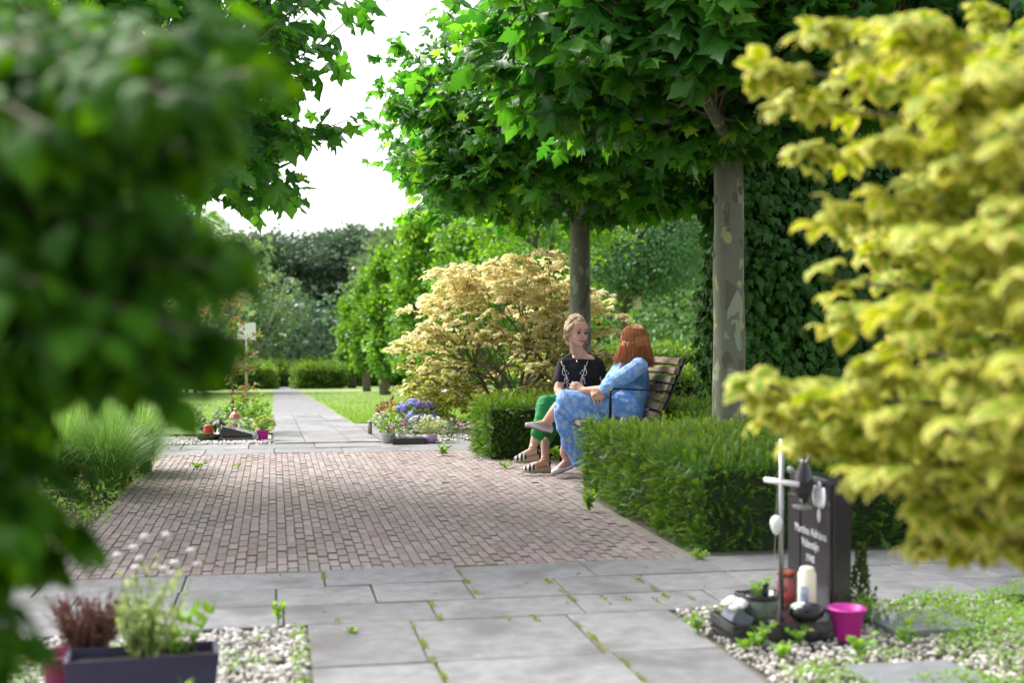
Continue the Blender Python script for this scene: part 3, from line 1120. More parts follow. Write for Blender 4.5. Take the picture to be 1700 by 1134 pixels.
for mk, mt, nn_ in ((~low, 'pink_leaf', 230), (low, 'lime_leaf', 70)):
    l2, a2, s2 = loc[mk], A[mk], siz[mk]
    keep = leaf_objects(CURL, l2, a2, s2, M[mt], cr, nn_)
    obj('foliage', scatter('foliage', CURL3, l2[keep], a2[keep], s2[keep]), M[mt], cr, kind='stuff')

# near yellow dogwood on the right edge, close to the lens
random.seed(41)
rng = np.random.default_rng(41)
yb = onz(1990, 2.95, 0)
t = thing('yellow_dogwood', yb, 'yellow margined dogwood close to the camera filling the right edge', 'shrub')
MB().tube(*limb(yb, yb + Vector((.02, 0, 1.9)), .035, .014, .04, 8), 9).build('trunk', M['bark'], t, smooth=True)
tipsY = [(1238, 82, 2.15), (1262, 150, 2.2), (1330, 25, 2.0), (1310, 230, 2.25), (1345, 330, 2.1), (1330, 440, 2.3), (1350, 520, 2.2), (1240, 612, 2.1), (1236, 668, 2.2), (1275, 715, 2.3), (1345, 690, 2.1),
         (1385, 765, 2.15), (1400, 100, 2.4), (1420, 200, 1.9), (1440, 300, 1.95), (1400, 590, 1.85), (1430, 420, 2.5), (1450, 500, 1.8), (1440, 660, 1.8), (1470, 760, 1.85), (1500, 880, 2.2), (1530, 830, 1.9), (1480, 20, 1.8),
         (1550, 130, 1.7), (1560, 240, 1.75), (1560, 360, 1.7), (1580, 470, 1.7), (1560, 580, 1.65), (1580, 690, 1.65), (1600, 800, 1.75), (1640, 880, 2.0), (1620, 60, 1.6), (1660, 190, 1.55), (1660, 320, 1.6), (1680, 440, 1.55),
         (1670, 560, 1.5), (1690, 660, 1.55), (1680, 760, 1.7), (1500, 430, 2.7), (1500, 170, 2.7), (1520, 650, 2.7), (1600, 300, 2.8), (1600, 540, 2.9), (1650, 800, 2.6), (1470, 570, 2.6), (1380, 380, 2.7), (1600, 20, 2.4), (1500, 300, 2.3),
         (1740, 120, 1.7), (1760, 380, 1.8), (1760, 620, 1.7), (1750, 840, 2.0), (1420, 30, 2.3), (1500, 90, 2.2)]
stems, nodes, dens = MB(), [], []
for px, py, d in tipsY:
    d = d * 1.22
    e = at(px + 30, py, d)
    s_ = yb + Vector((0, 0, max(.25, min(1.85, e.z - .08 + random.uniform(-.1, .05)))))
    P_, r_ = limb(s_, e, .010, .003, .04, 8, sag=.03)
    stems.tube(P_, r_, 5, cap=False)
    Ln = (e - s_).length
    for k_ in range(int(14 * min(1.3, Ln / .9)) + 6):
        u = 1 - .62 * random.random() ** 1.5
        f = u * 8
        j = min(7, int(f))
        p = P_[j].lerp(P_[j + 1], f - j)
        wd = .085 * (1 - .75 * max(0, u - .8) / .2)
        q = p + Vector((random.gauss(0, wd * .8), random.gauss(0, wd * .8), random.gauss(0, .016)))
        nodes.append(q)
        dens.append(u)
        if k_ % 2 == 0:
            stems.tube([p, q], [.003, .0015], 3, cap=False)
stems.build('twig', M['twig'], t, kind='stuff')
loc, tip, nrm, siz, idx = rosette_arrays(nodes, .066, 5, 7)
A = frames(tip, nrm)
cr = MB().tube([yb + Vector((.02, 0, 1.85)), yb + Vector((.02, 0, 2.0))], [.014, .006], 6).build('crown', M['bark'], t)
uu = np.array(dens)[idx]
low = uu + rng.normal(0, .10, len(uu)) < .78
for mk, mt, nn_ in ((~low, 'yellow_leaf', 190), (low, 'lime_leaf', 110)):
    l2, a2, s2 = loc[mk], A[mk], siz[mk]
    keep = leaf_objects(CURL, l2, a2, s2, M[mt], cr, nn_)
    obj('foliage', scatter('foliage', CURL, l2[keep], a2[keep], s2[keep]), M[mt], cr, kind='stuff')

# near dark tree on the left edge
random.seed(51)
rng = np.random.default_rng(51)
db = onz(-420, 1.85, 0)
t = thing('dark_leaved_tree', db, 'dark green leafy small tree close to the camera filling the left edge', 'tree')
MB().tube(*limb(db, db + Vector((.05, .02, 2.2)), .04, .016, .03, 8), 9).build('trunk', M['bark'], t, smooth=True)
tipsD = [(455, 25, 1.15), (485, 85, 1.05), (380, 150, 1.0), (345, 215, 1.1), (395, 215, 1.2), (300, 300, 1.0), (440, 405, 1.05), (380, 370, 1.1), (300, 420, 1.15), (365, 520, 1.0), (370, 580, 1.1), (345, 640, 1.05), (300, 665, 1.0),
         (250, 600, 1.2), (215, 520, .95), (240, 470, 1.3), (180, 640, 1.15), (120, 600, 1.0), (60, 680, 1.05), (90, 760, 1.1), (150, 800, 1.05), (175, 850, 1.1), (180, 905, 1.15), (115, 880, .95), (60, 820, 1.0), (30, 940, 1.0),
         (60, 1040, .95), (80, 1085, 1.05), (10, 1000, .9), (380, 60, 1.3), (300, 40, 1.0), (220, 110, .95), (260, 200, 1.25), (150, 60, 1.1), (120, 180, .95), (170, 280, 1.05), (230, 350, 1.0), (90, 330, 1.1), (110, 440, .95),
         (40, 520, 1.05), (30, 250, 1.0), (40, 100, 1.1), (330, 120, .95), (200, 420, 1.4), (100, 250, 1.5), (60, 620, 1.4), (250, 270, 1.5), (330, 560, 1.35), (60, 740, 1.4), (200, 30, 1.5), (300, 500, 1.5), (140, 530, 1.4), (30, 400, 1.4),
         (-40, 300, 1.0), (-40, 600, 1.0), (-40, 850, 1.0), (-40, 120, 1.2), (20, 760, 1.3), (150, 720, 1.5), (110, 960, 1.3), (420, 110, 1.25), (290, 610, 1.3), (340, 340, 1.35)]
stems = MB()
loc, tip, nrm, siz = [], [], [], []
for px, py, d in tipsD:
    d = d * 1.22 + .1
    if 560 < py < 700:
        py -= 62
    elif py >= 700:
        px, py = px - 48, py - 18
    e = at(px - 40, py - 10, d)
    s_ = db + Vector((.04, .02, max(.3, min(2.15, e.z + random.uniform(-.02, .2)))))
    P_, r_ = limb(s_, e, .010, .0025, .05, 8, sag=.03)
    stems.tube(P_, r_, 5, cap=False)
    dirn = (P_[-1] - P_[-3]).normalized()
    for k_ in range(96):
        u = 1 - .72 * (k_ / 96) ** 1.1
        f = u * 8
        j = min(7, int(f))
        p = P_[j].lerp(P_[j + 1], f - j)
        side = Vector((random.gauss(0, 1), random.gauss(0, 1), random.gauss(0, .5))).normalized()
        wd = random.random() * .075 * (1 - .5 * max(0, u - .85) / .15)
        q = p + side * wd
        loc.append(q)
        tip.append(side * .6 + dirn * .5 + Vector((0, 0, -.75)))
        nrm.append(Vector((random.gauss(0, .4), random.gauss(0, .4), 1)) - dirn * .1)
        siz.append(.060 * random.uniform(.6, 1.2))
stems.build('twig', M['twig'], t, kind='stuff')
loc, tip, nrm, siz = map(np.array, (loc, tip, nrm, siz))
A = frames(tip, nrm)
cr = MB().tube([db + Vector((.05, .02, 2.15)), db + Vector((.05, .02, 2.3))], [.016, .006], 6).build('crown', M['bark'], t)
keep = leaf_objects(DROOP, loc, A, siz, M['dark_leaf'], cr, 300)
obj('foliage', scatter('foliage', DROOP, loc[keep], A[keep], siz[keep]), M['dark_leaf'], cr, kind='stuff')

# ------------------------------------------------------------------ wall grown over with vine
random.seed(61)
rng = np.random.default_rng(61)
wx0, wx1, wy0, wy1, wh = 4.02, 8.6, 10.6, 11.5, 4.1
t = thing('vine_covered_wall', ((wx0 + wx1) / 2, (wy0 + wy1) / 2, 0), 'tall wall wholly covered in dark vine leaves behind the near plane tree', 'wall')
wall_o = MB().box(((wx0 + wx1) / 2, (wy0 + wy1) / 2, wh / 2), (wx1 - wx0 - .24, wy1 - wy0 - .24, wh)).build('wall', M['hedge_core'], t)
n_ = 9500
u, v = rng.random(n_), rng.random(n_)
Pf = np.stack([wx0 + u * (wx1 - wx0), np.full(n_, wy0), v * (wh + .1)], 1)
n2 = 3000
Pl = np.stack([np.full(n2, wx0), wy0 + rng.random(n2) * (wy1 - wy0), rng.random(n2) * (wh + .1)], 1)
loc = np.concatenate([Pf, Pl])
Nn = np.concatenate([np.tile([0, -1., 0], (n_, 1)), np.tile([-1., 0, 0], (n2, 1))])
N = len(loc)
wob = np.array([noise.noise(Vector(p * 1.4)) for p in loc]) * .10
loc = loc + Nn * (wob + rng.uniform(-.10, .06, N))[:, None]
tip = np.array([0, 0, -1.0]) + Nn * rng.uniform(.2, .9, N)[:, None] + rng.normal(0, .35, (N, 3))
nrm = Nn * .8 + np.array([0, 0, .6]) + rng.normal(0, .25, (N, 3))
A = frames(tip, nrm)
siz = rng.uniform(.07, .125, N)
fol = MB().tube([(wx0 + .1, wy0 + .08, 0), (wx0 + .13, wy0 + .08, 2)], [.02, .01], 6).build('vine_stem', M['bark'], t)
keep = leaf_objects(VINE, loc, A, siz, M['ivy_leaf'], fol, 300)
obj('foliage', scatter('foliage', VINE, loc[keep], A[keep], siz[keep]), M['ivy_leaf'], fol, kind='stuff')


# ------------------------------------------------------------------ background trees
def far_tree(name, label, px, d, h, wd, zlo, nclump, per, leaf, mat, trunk_r=.18, bark='bark', seed=1, column=False, droop=False, group=None, dy=1.0, flat=.55, shape=2.0, gap=.0, core=False):
    random.seed(seed)
    rr = np.random.default_rng(seed)
    b = gpt(px, d)
    t = thing(name, b, label, 'tree', group)
    top = b + Vector((random.uniform(-.2, .2) * wd * .2, 0, h * .8))
    tp, trd = limb(b, top, trunk_r, trunk_r * .25, .03, 7)
    MB().tube(tp, trd, 9).build('trunk', M[bark], t, smooth=True)
    ch = h - zlo
    cs, br = [], MB()
    for i in range(nclump):
        z_ = rr.uniform(-1, 1)
        a = rr.uniform(0, 6.283)
        if column:
            prof = (1 - abs(z_) ** 2.6) ** .5 * (.55 + .45 * (1 - (z_ + 1) / 2)) if z_ > -.6 else (1 - ((-.6 - z_) / .4) ** 2) ** .5 * .98
            prof = max(prof, .08)
        else:
            prof = math.sqrt(max(0, 1 - abs(z_) ** shape))
        lump = 1 + .25 * noise.noise((math.cos(a) * 1.5, math.sin(a) * 1.5, z_ * 2 + seed))
        q = rr.uniform(.55, 1.0) if i % 3 else rr.uniform(.1, .6)
        c_ = b + Vector((math.cos(a) * wd / 2 * prof * lump * q, math.sin(a) * wd / 2 * dy * prof * lump * q, zlo + ch * (z_ + 1) / 2 * (1 if not droop else 1)))
        cs.append(c_)
        if i % 3 == 0:
            s_ = tp[min(7, max(2, int(7 * (c_.z - b.z) / h * .9)))]
            P_, r_ = limb(s_, c_, trunk_r * .3, trunk_r * .06, .08, 3)
            br.tube(P_, r_, 5, cap=False)
    br.build('branch', M[bark], t, kind='stuff')
    cs = np.array(cs)
    C = np.repeat(cs, per, axis=0)
    N = len(C)
    cr_ = wd * (.13 if not column else .15) * (1 + .4 * rr.random((N, 1)))
    dv = norm(rr.normal(0, 1, (N, 3))) * (rr.random((N, 1)) ** .45)
    dv[:, 2] *= flat if not droop else 1.6
    loc = C + dv * cr_
    if droop:
        loc[:, 2] -= rr.random(N) * wd * .15
    outw = norm(loc - np.array([b.x, b.y, b.z + zlo + ch * .35]))
    tip = outw * .6 + rr.normal(0, .6, (N, 3)) + ([0, 0, -.9] if droop else [0, 0, .1])
    nrm = np.array([0, 0, 1.0]) + outw * .5 + rr.normal(0, .45, (N, 3))
    me = scatter('foliage', SPRAY, loc, frames(tip, nrm), rr.uniform(.6, 1.3, N) * leaf, rr.random(N) * .75 + .25 * np.repeat(rr.random(len(cs)), per))
    obj('crown', me, M[mat], t, kind='stuff')
    return t


G = 'columnar trees along the lawn path'
far_tree('columnar_tree', 'columnar tree farthest along the lawn, next to the square hedge block', 584, 62, 4.3, 1.3, .9, 60, 26, .34, 'hornbeam', .22, seed=101, column=True, group=G)
far_tree('columnar_tree', 'columnar tree second from the square hedge block', 609, 49, 4.3, 1.15, .75, 60, 26, .28, 'hornbeam', .17, seed=102, column=True, group=G)
far_tree('columnar_tree', 'columnar tree with thick pale trunk left of the pink shrub', 640, 40, 4.5, 1.35, .8, 70, 28, .26, 'hornbeam', .19, seed=103, column=True, group=G)
far_tree('columnar_tree', 'tall columnar tree just behind the left edge of the pink shrub', 692, 34, 4.7, 1.5, .7, 80, 30, .24, 'hornbeam', .17, seed=104, column=True, group=G)
far_tree('columnar_tree', 'bright columnar tree behind the middle of the pink shrub', 762, 27, 3.9, 1.7, .5, 80, 30, .20, 'hornbeam', .15, seed=105, column=True, group=G)
far_tree('broad_tree', 'bright green bushy tree over the top of the pink shrub', 880, 26, 4.6, 3.6, .4, 110, 30, .22, 'hornbeam', .15, seed=106)
far_tree('broad_tree', 'mid green tall tree behind the columnar trees under the plane crown', 752, 62, 9.0, 5.5, 1.2, 120, 32, .48, 'far_dark', .3, seed=107)
far_tree('broad_tree', 'soft grey green tree rising at the right end of the dark wood', 668, 86, 9.6, 7, 1.2, 130, 28, .7, 'far_mid', .3, seed=108)
far_tree('oak_tree', 'spreading oak with a nest box on its trunk behind the red-haired woman', 1050, 33, 6.4, 6.6, 2.9, 160, 36, .22, 'far_blue', .26, seed=109)
far_tree('willow_tree', 'pale drooping tree between the oak and the vine wall', 1142, 44, 6.5, 6.5, .8, 110, 36, .3, 'willow', .25, seed=110, droop=True)
far_tree('broad_tree', 'dark tree filling the gap behind the oak', 1010, 58, 11, 11, .5, 130, 30, .55, 'far_dark', .3, seed=111)
far_tree('broad_tree', 'dark tree standing behind the drooping tree near the wall', 1190, 62, 12, 12, .3, 130, 30, .55, 'far_dark', .3, seed=112)
far_tree('broad_tree', 'dark green tree behind the bright bushy tree', 900, 60, 11, 10, .5, 130, 30, .55, 'far_dark', .3, seed=113)
far_tree('broad_tree', 'deep green tree left in the wood directly behind the birch', 440, 96, 9.9, 11, .2, 150, 40, .52, 'far_dark', .35, seed=114)
far_tree('broad_tree', 'dark rounded tree of the wood above the path end', 520, 100, 10.4, 11, .2, 150, 40, .52, 'far_dark', .35, seed=115)
far_tree('broad_tree', 'dark tree of the wood right of the path end', 590, 98, 10.5, 11, .2, 150, 40, .52, 'far_dark', .35, seed=116)
far_tree('broad_tree', 'grey green tree of the wood far left behind dark leaves', 330, 92, 10.5, 13, .2, 150, 40, .52, 'far_mid', .35, seed=117)
far_tree('broad_tree', 'mid green tree glimpsed between leaves at the left', 200, 48, 7.5, 9, .2, 130, 28, .5, 'far_mid', .3, seed=118)
far_tree('broad_tree', 'leafy tree at the far left edge behind the near dark tree', 20, 40, 8, 9, .1, 130, 28, .5, 'far_mid', .3, seed=119)
far_tree('broad_tree', 'dark tree closing the wood behind the columnar row', 790, 92, 11, 14, .2, 170, 28, .8, 'far_dark', .35, seed=120)

# undergrowth of the wood: one dark mass of shrubs
random.seed(71)
rng = np.random.default_rng(71)
n_ = 5200
xx = rng.uniform(-26, 60, n_)
loc = np.stack([xx, rng.uniform(76, 84, n_) - .35 * np.maximum(xx - 8, 0), rng.random(n_) ** 1.1 * 5.2 - 2.5], 1)
obj('woodland_undergrowth', scatter('woodland_undergrowth', SPRAY, loc, frames(rng.normal(0, 1, (n_, 3)), rng.normal(0, .6, (n_, 3)) + [0, -.4, 1]), rng.uniform(.6, 1.3, n_)), M['far_dark'], kind='stuff', label='dark undergrowth filling the foot of the far wood')

# birch: white forked stems
random.seed(81)
bb = gpt(424, 72)
t = thing('birch_tree', bb, 'white stemmed birch forking low behind the left hedge block', 'tree')
fork = bb + Vector((0, 0, 2.0))
MB().tube([bb, bb + Vector((0, 0, 1)), fork], [.26, .22, .2], 9).build('trunk', M['birch'], t, smooth=True)
ends = []
for dx, hz_, dy_ in ((-.5, 3.4, 0), (.15, 4.4, .3), (1.2, 3.2, -.2), (1.7, 4.2, .2), (-1.0, 4.2, .3)):
    mid = fork + Vector((dx * .45, dy_, hz_ * .30))
    e = fork + Vector((dx, dy_, hz_))
    P_ = [fork + Vector((0, 0, -.15)), fork.lerp(mid, .5) + Vector((dx * .1, 0, -.1)), mid, mid.lerp(e, .5) + Vector((.1, 0, 0)), e]
    MB().tube(P_, [.13, .11, .085, .05, .012], 7).build('branch', M['birch'], t, smooth=True)
    ends += [mid.lerp(e, k_ / 6) for k_ in range(7)]
rr = np.random.default_rng(82)
C = np.repeat(np.array(ends), 18, axis=0)
loc = C + rr.normal(0, .75, C.shape)
loc[:, 2] -= rr.random(len(loc)) * .8
obj('crown', scatter('foliage', SPRAY, loc, frames(rr.normal(0, .6, loc.shape) + [0, 0, -.7], rr.normal(0, .5, loc.shape) + [0, 0, 1]), rr.uniform(.3, .6, len(loc))), M['far_mid'], t, kind='stuff')

# nest box on the oak
nb = at(1058, 503, 32.55)
t = thing('nest_box', nb, 'small pale nest box hung on the oak trunk', 'nest box')
MB().box(nb, (.20, .18, .30)).build('box_body', pbr('box_wood', (.62, .50, .38), (.75, .66, .55), 12, .8), t)
MB().box(nb + Vector((0, -.03, .17)), (.26, .28, .03)).build('box_roof', pbr('box_roof', (.55, .25, .12), (.65, .32, .18), 12, .7), t)

# ------------------------------------------------------------------ copper-leaved young beech beside the sign
random.seed(91)
rng = np.random.default_rng(91)
kb = gpt(385, 14.6)
t = thing('copper_shrub', kb, 'young shrub with coppery leaves beside the white sign', 'shrub')
MB().tube(*limb(kb, kb + Vector((-.05, 0, 1.9)), .02, .006, .03, 7), 7).build('trunk', M['bark'], t, smooth=True)
stems = MB()
L_, T_, N_ = [], [], []
for (px, py) in ((436, 457), (430, 470), (418, 490), (400, 520), (432, 552), (425, 580), (415, 600), (436, 606), (430, 640), (410, 640), (395, 600), (390, 560), (400, 660), (370, 470), (350, 500), (330, 480), (300, 490), (270, 500), (380, 620), (425, 660),
                 (395, 480), (405, 540), (350, 560), (190, 480), (230, 500)):
    e = at(px, py, 14.5 + random.uniform(-.25, .25))
    s_ = kb + Vector((-.03, 0, max(.15, min(1.7, (e.z - kb.z) * .8))))
    P_, r_ = limb(s_, e, .006, .002, .08, 5)
    stems.tube(P_, r_, 4, cap=False)
    for k_ in range(30):
        u = 1 - .6 * random.random()
        f = u * 5; j = min(4, int(f))
        L_.append(P_[j].lerp(P_[j + 1], f - j) + Vector((random.gauss(0, .03), random.gauss(0, .03), random.gauss(0, .03))))
        T_.append((random.gauss(0, 1), random.gauss(0, 1), random.gauss(-.2, .5)))
stems.build('twig', M['twig'], t, kind='stuff')
L_, T_ = np.array(L_), np.array(T_)
N = len(L_)
hi = (rng.random(N) < .62)
A = frames(T_, rng.normal(0, .5, (N, 3)) + [0, 0, 1])
s_ = rng.uniform(.04, .075, N)
obj('crown', scatter('foliage', OVATE, L_[hi], A[hi], s_[hi]), M['copper_leaf'], t, kind='stuff')
obj('green_foliage', scatter('foliage', OVATE, L_[~hi], A[~hi], s_[~hi]), M['hornbeam'], t, kind='stuff')

# ------------------------------------------------------------------ fountain grass
def blades(base, n, h, spread, wd, seed, lean=(0, 0)):
    r = np.random.default_rng(seed)
    seg = 6
    a = r.uniform(0, 6.283, n)
    L = h * r.uniform(.7, 1.35, n)
    out = r.uniform(.15, 1.0, n) * spread
    b0 = np.stack([np.cos(a) * r.random(n) * .13, np.sin(a) * r.random(n) * .13, np.zeros(n)], 1) + np.array(base)
    dirx = np.stack([np.cos(a) + lean[0], np.sin(a) + lean[1], np.zeros(n)], 1)
    side = np.stack([-np.sin(a), np.cos(a), np.zeros(n)], 1)
    V = np.zeros((n, (seg + 1) * 2, 3))
    for i in range(seg + 1):
        u = i / seg
        p = b0 + dirx * (out * u ** 1.5)[:, None] + np.array([0, 0, 1]) * (L * (u - .62 * u ** 2.6 * (out / spread)))[:, None]
        ww = wd * (1 - u) ** .6 + .0006
        V[:, 2 * i] = p - side * ww
        V[:, 2 * i + 1] = p + side * ww
    F = []
    for i in range(seg):
        q = 2 * i
        F += [(q, q + 1, q + 3), (q, q + 3, q + 2)]
    F = np.array(F)
    FF = (F[None] + (np.arange(n) * (seg + 1) * 2)[:, None, None]).reshape(-1, 3)
    col = np.zeros((n, (seg + 1) * 2, 4))
    col[:, :, 1] = r.random(n)[:, None]
    col[:, :, 0] = np.repeat(np.arange(seg + 1) / seg, 2)[None]
    return V.reshape(-1, 3), FF, col.reshape(-1, 4)


fb = onz(200, 9.15, 0)
for i, (px, d, h_, lab) in enumerate(((222, 9.6, .50, 'arching fountain grass clump nearest the bricks on the left'), (175, 8.6, .46, 'front fountain grass clump beside the dark leaves'), (140, 9.6, .56, 'tall fountain grass clump behind its neighbours'), (95, 8.7, .5, 'fountain grass clump half hidden by the dark tree'))):
    b = onz(px, d, 0)
    t = thing('fountain_grass', b, lab, 'grass', 'fountain grass clumps')
    V, F, Cc = blades(b, 1300, h_ * 1.22, .60, .0024, 200 + i)
    obj('blade', tri_mesh('blade', V, F, Cc), M['orn_grass'], t, kind='stuff')
# leafy ground cover beside it and under it
random.seed(95)
rng = np.random.default_rng(95)
n_ = 6000
loc = np.stack([rng.uniform(-2.6, -.93, n_), rng.uniform(5.9, 12.0, n_), rng.random(n_) ** 1.5 * .12], 1)
loc[:, 0] += np.array([noise.noise(Vector((0, y * 1.7, 0))) for y in loc[:, 1]]) * .08
obj('ground_cover', scatter('ground_cover', OVATE, loc, frames(rng.normal(0, 1, (n_, 3)) + [0, 0, .5], rng.normal(0, .4, (n_, 3)) + [0, 0, 1]), rng.uniform(.015, .036, n_)), M['weed'], kind='stuff', label='low leafy weeds covering the bed along the left edge of the bricks')
# shrub behind the fountain grass
rosette_plant('green_shrub', onz(150, 11.6, 0), 900, .75, .6, .07, M['hornbeam'], 'rounded light green shrub behind the fountain grass', 'shrub', stems=60)
# lawn edge tufts: short grass blades on the nearer lawn
V, F, Cc = [], [], []
r = np.random.default_rng(96)
n_ = 42000
Y = 16.55 + (r.random(n_) ** 1.8) * 30
X = 1.05 + r.random(n_) * (1.2 + (Y - 16) * .33)
lf = r.random(n_) < .25
X = np.where(lf, -.03 - r.random(n_) * 2.2, X)
Z = -SLOPE * (Y - SL0)
b0 = np.stack([X, Y, Z], 1)
a = r.uniform(0, 6.283, n_)
h_ = r.uniform(.02, .05, n_)
sd_ = np.stack([np.cos(a), np.sin(a), np.zeros(n_)], 1) * .007
tipp = b0 + np.stack([r.normal(0, .015, n_), r.normal(0, .015, n_), h_], 1)
V = np.stack([b0 - sd_, b0 + sd_, tipp], 1).reshape(-1, 3)
F = np.arange(n_ * 3).reshape(-1, 3)
Cc = np.zeros((n_ * 3, 4)); Cc[:, 1] = np.repeat(r.random(n_), 3)
obj('lawn_blades', tri_mesh('lawn_blades', V, F, Cc), M['blade'], kind='stuff', label='short mown grass blades on the lawn beside the path')
# ================================================================== bench
M['old_wood'] = pbr('weathered_wood', (.145, .10, .07), (.26, .195, .145), 9, .85, .5, 60, stretch=(6, .6, 6), c3=(.09, .065, .05), s3=4, objvar=.16)
M['pale_wood'] = pbr('pale_wood', (.50, .46, .42), (.62, .58, .54), 9, .85, .4, 60, stretch=(6, .6, 6))
M['steel_dark'] = pbr('dark_steel', (.015, .017, .016), None, rough=.3, metal=.6)


def slat_mesh(L, Wd, H, name):
    """plank with rounded long edges, along Y"""
    r_ = min(Wd, H) * .28
    prof = []
    for cx, cz, a0 in ((Wd / 2 - r_, H / 2 - r_, 0), (-Wd / 2 + r_, H / 2 - r_, 90), (-Wd / 2 + r_, -H / 2 + r_, 180), (Wd / 2 - r_, -H / 2 + r_, 270)):
        for k_ in range(4):
            a = R(a0 + 30 * k_)
            prof.append((cx + r_ * math.cos(a), cz + r_ * math.sin(a)))
    n_ = len(prof)
    v = [(x, -L / 2, z) for x, z in prof] + [(x, L / 2, z) for x, z in prof]
    f = [tuple(range(n_)), tuple(range(2 * n_ - 1, n_ - 1, -1))]
    for k_ in range(n_):
        k2 = (k_ + 1) % n_
        f.append((k_, n_ + k_, n_ + k2, k2))
    return MB().add(v, f).mesh(name)


def bench(label, fx, y0, L, zg, wood, seat_h=.45, nback=7, back_top=.885, arm=True, sd_=.52, rec=.17):
    t = thing('bench', (fx + .3, y0 + L / 2, zg), label, 'bench')
    me = slat_mesh(L, .068, .034, 'slat'); me.materials.append(wood)
    ns = 6
    for i in range(ns):
        x = fx + .034 + i * (sd_ - .068) / (ns - 1)
        m = Matrix.Translation((x, y0 + L / 2, zg + seat_h - .017 - .02 * i / ns)) @ Matrix.Rotation(R(random.gauss(0, .3)), 4, 'Z')
        obj('seat_slat', me, None, t, m)
    me2 = slat_mesh(L, .034, .052, 'slat'); me2.materials.append(wood)
    bx0, bz0 = fx + sd_ + .02, zg + seat_h + .035
    tilt = math.atan2(rec, back_top - seat_h)
    for i in range(nback):
        u = i / (nback - 1)
        m = Matrix.Translation((bx0 + rec * u, y0 + L / 2, bz0 + (zg + back_top - .026 - bz0) * u)) @ Matrix.Rotation(tilt, 4, 'Y') @ Matrix.Rotation(R(random.gauss(0, .25)), 4, 'X')
        obj('back_slat', me2, None, t, m)
    for y in (y0 + .03, y0 + L / 2, y0 + L - .03):
        f = MB()
        f.tube([(bx0 + .036 + rec * 1.03, y, zg + back_top), (bx0 + .036, y, bz0 - .03), (bx0 + .02, y, zg + seat_h - .06), (bx0 - .02, y, zg)], .014, 8)
        f.tube([(fx + .02, y, zg + seat_h - .05), (bx0 + .02, y, zg + seat_h - .07)], .014, 8)
        f.tube([(fx + .06, y, zg + seat_h - .05), (fx + .03, y, zg)], .014, 8)
        f.build('frame', M['steel_dark'], t, smooth=True)
    if arm:
        for y in (y0 - .012, y0 + L + .012):
            ax = fx + .20
            f = MB().tube([(ax, y, zg + seat_h - .06), (ax, y, zg + .655), (ax + .012, y, zg + .672), (ax + .03, y, zg + .678), (ax + .06, y, zg + .678), (bx0 + .036 + rec * .5, y, zg + .655)], [.0095, .0095, .009, .008, .006, .0055], 8)
            f.build('armrest', M['steel_dark'], t, smooth=True)
    return t


bf = at(966, 700, 8.75)
BENCH_FX, BENCH_Y0 = bf.x, bf.y
random.seed(5)
bench('weathered slatted bench with dark steel armrest where two women sit', BENCH_FX, BENCH_Y0, 1.62, 0, M['old_wood'])
p2 = at(690, 660, 17.2)
bench('pale wooden bench on the lawn behind the blue hydrangea', p2.x, p2.y, .95, T(p2.y), M['pale_wood'], seat_h=.37, nback=4, back_top=.66, arm=False, sd_=.42, rec=.12)

# ================================================================== people
def hull_bm(prims, sub=2):
    bm = bmesh.new()
    for pr in prims:
        b2 = bmesh.new()
        for c, r_ in pr:
            for v in ICO[sub][0]:
                b2.verts.new((c[0] + v[0] * r_, c[1] + v[1] * r_, c[2] + v[2] * r_))
        bmesh.ops.convex_hull(b2, input=b2.verts)
        dead = [v for v in b2.verts if not v.link_faces]
        bmesh.ops.delete(b2, geom=dead, context='VERTS')
        me = bpy.data.meshes.new('tmp')
        b2.to_mesh(me)
        b2.free()
        bm.from_mesh(me)
        bpy.data.meshes.remove(me)
    return bm


def fused(name, prims, vox=.006, smooth=6, sub=2):
    """one continuous skin round all the primitives"""
    bm = hull_bm(prims, sub)
    bmesh.ops.recalc_face_normals(bm, faces=bm.faces)
    me = bpy.data.meshes.new(name)
    bm.to_mesh(me)
    bm.free()
    o = bpy.data.objects.new('tmp_fuse', me)
    COL.objects.link(o)
    m = o.modifiers.new('r', 'REMESH'); m.mode = 'VOXEL'; m.voxel_size = vox
    if smooth:
        s_ = o.modifiers.new('s', 'SMOOTH'); s_.factor = .5; s_.iterations = smooth
    dg = bpy.context.evaluated_depsgraph_get()
    out = bpy.data.meshes.new_from_object(o.evaluated_get(dg))
    bpy.data.objects.remove(o)
    bpy.data.meshes.remove(me)
    out.name = name
    return out


def wrinkle(me, fn):
    n_ = len(me.vertices)
    co = np.zeros(n_ * 3); me.vertices.foreach_get('co', co)
    no = np.zeros(n_ * 3); me.vertices.foreach_get('normal', no)
    co, no = co.reshape(-1, 3), no.reshape(-1, 3)
    d_ = np.array([fn(Vector(c)) for c in co])
    co = co + no * d_[:, None]
    me.vertices.foreach_set('co', co.ravel())
    me.update()


M['skin'] = pbr('skin', (.55, .315, .225), (.61, .37, .275), 14, .48, .05, 120, spec=.4)
M['skin'].node_tree.nodes['Principled BSDF'].inputs['Subsurface Weight'].default_value = .12
M['skin'].node_tree.nodes['Principled BSDF'].inputs['Subsurface Radius'].default_value = (.012, .004, .002)
M['tee'] = pbr('black_jersey', (.006, .006, .010), (.010, .010, .016), 30, .8, .2, 200, spec=.3)
M['green'] = pbr('green_cotton', (.012, .20, .052), (.018, .26, .070), 10, .7, .15, 120, spec=.3)
M['blond'] = pbr('blond_hair', (.28, .19, .095), (.60, .46, .28), 60, .4, .6, 200, stretch=(3, 3, .5), island=.2)
M['red_hair'] = pbr('red_hair', (.33, .085, .022), (.66, .25, .08), 60, .38, .6, 200, stretch=(3, 3, .4), island=.22)
M['lip'] = pbr('lip', (.42, .09, .09), None, rough=.4)
M['eye_dark'] = pbr('eye_dark', (.035, .022, .015), None, rough=.2)
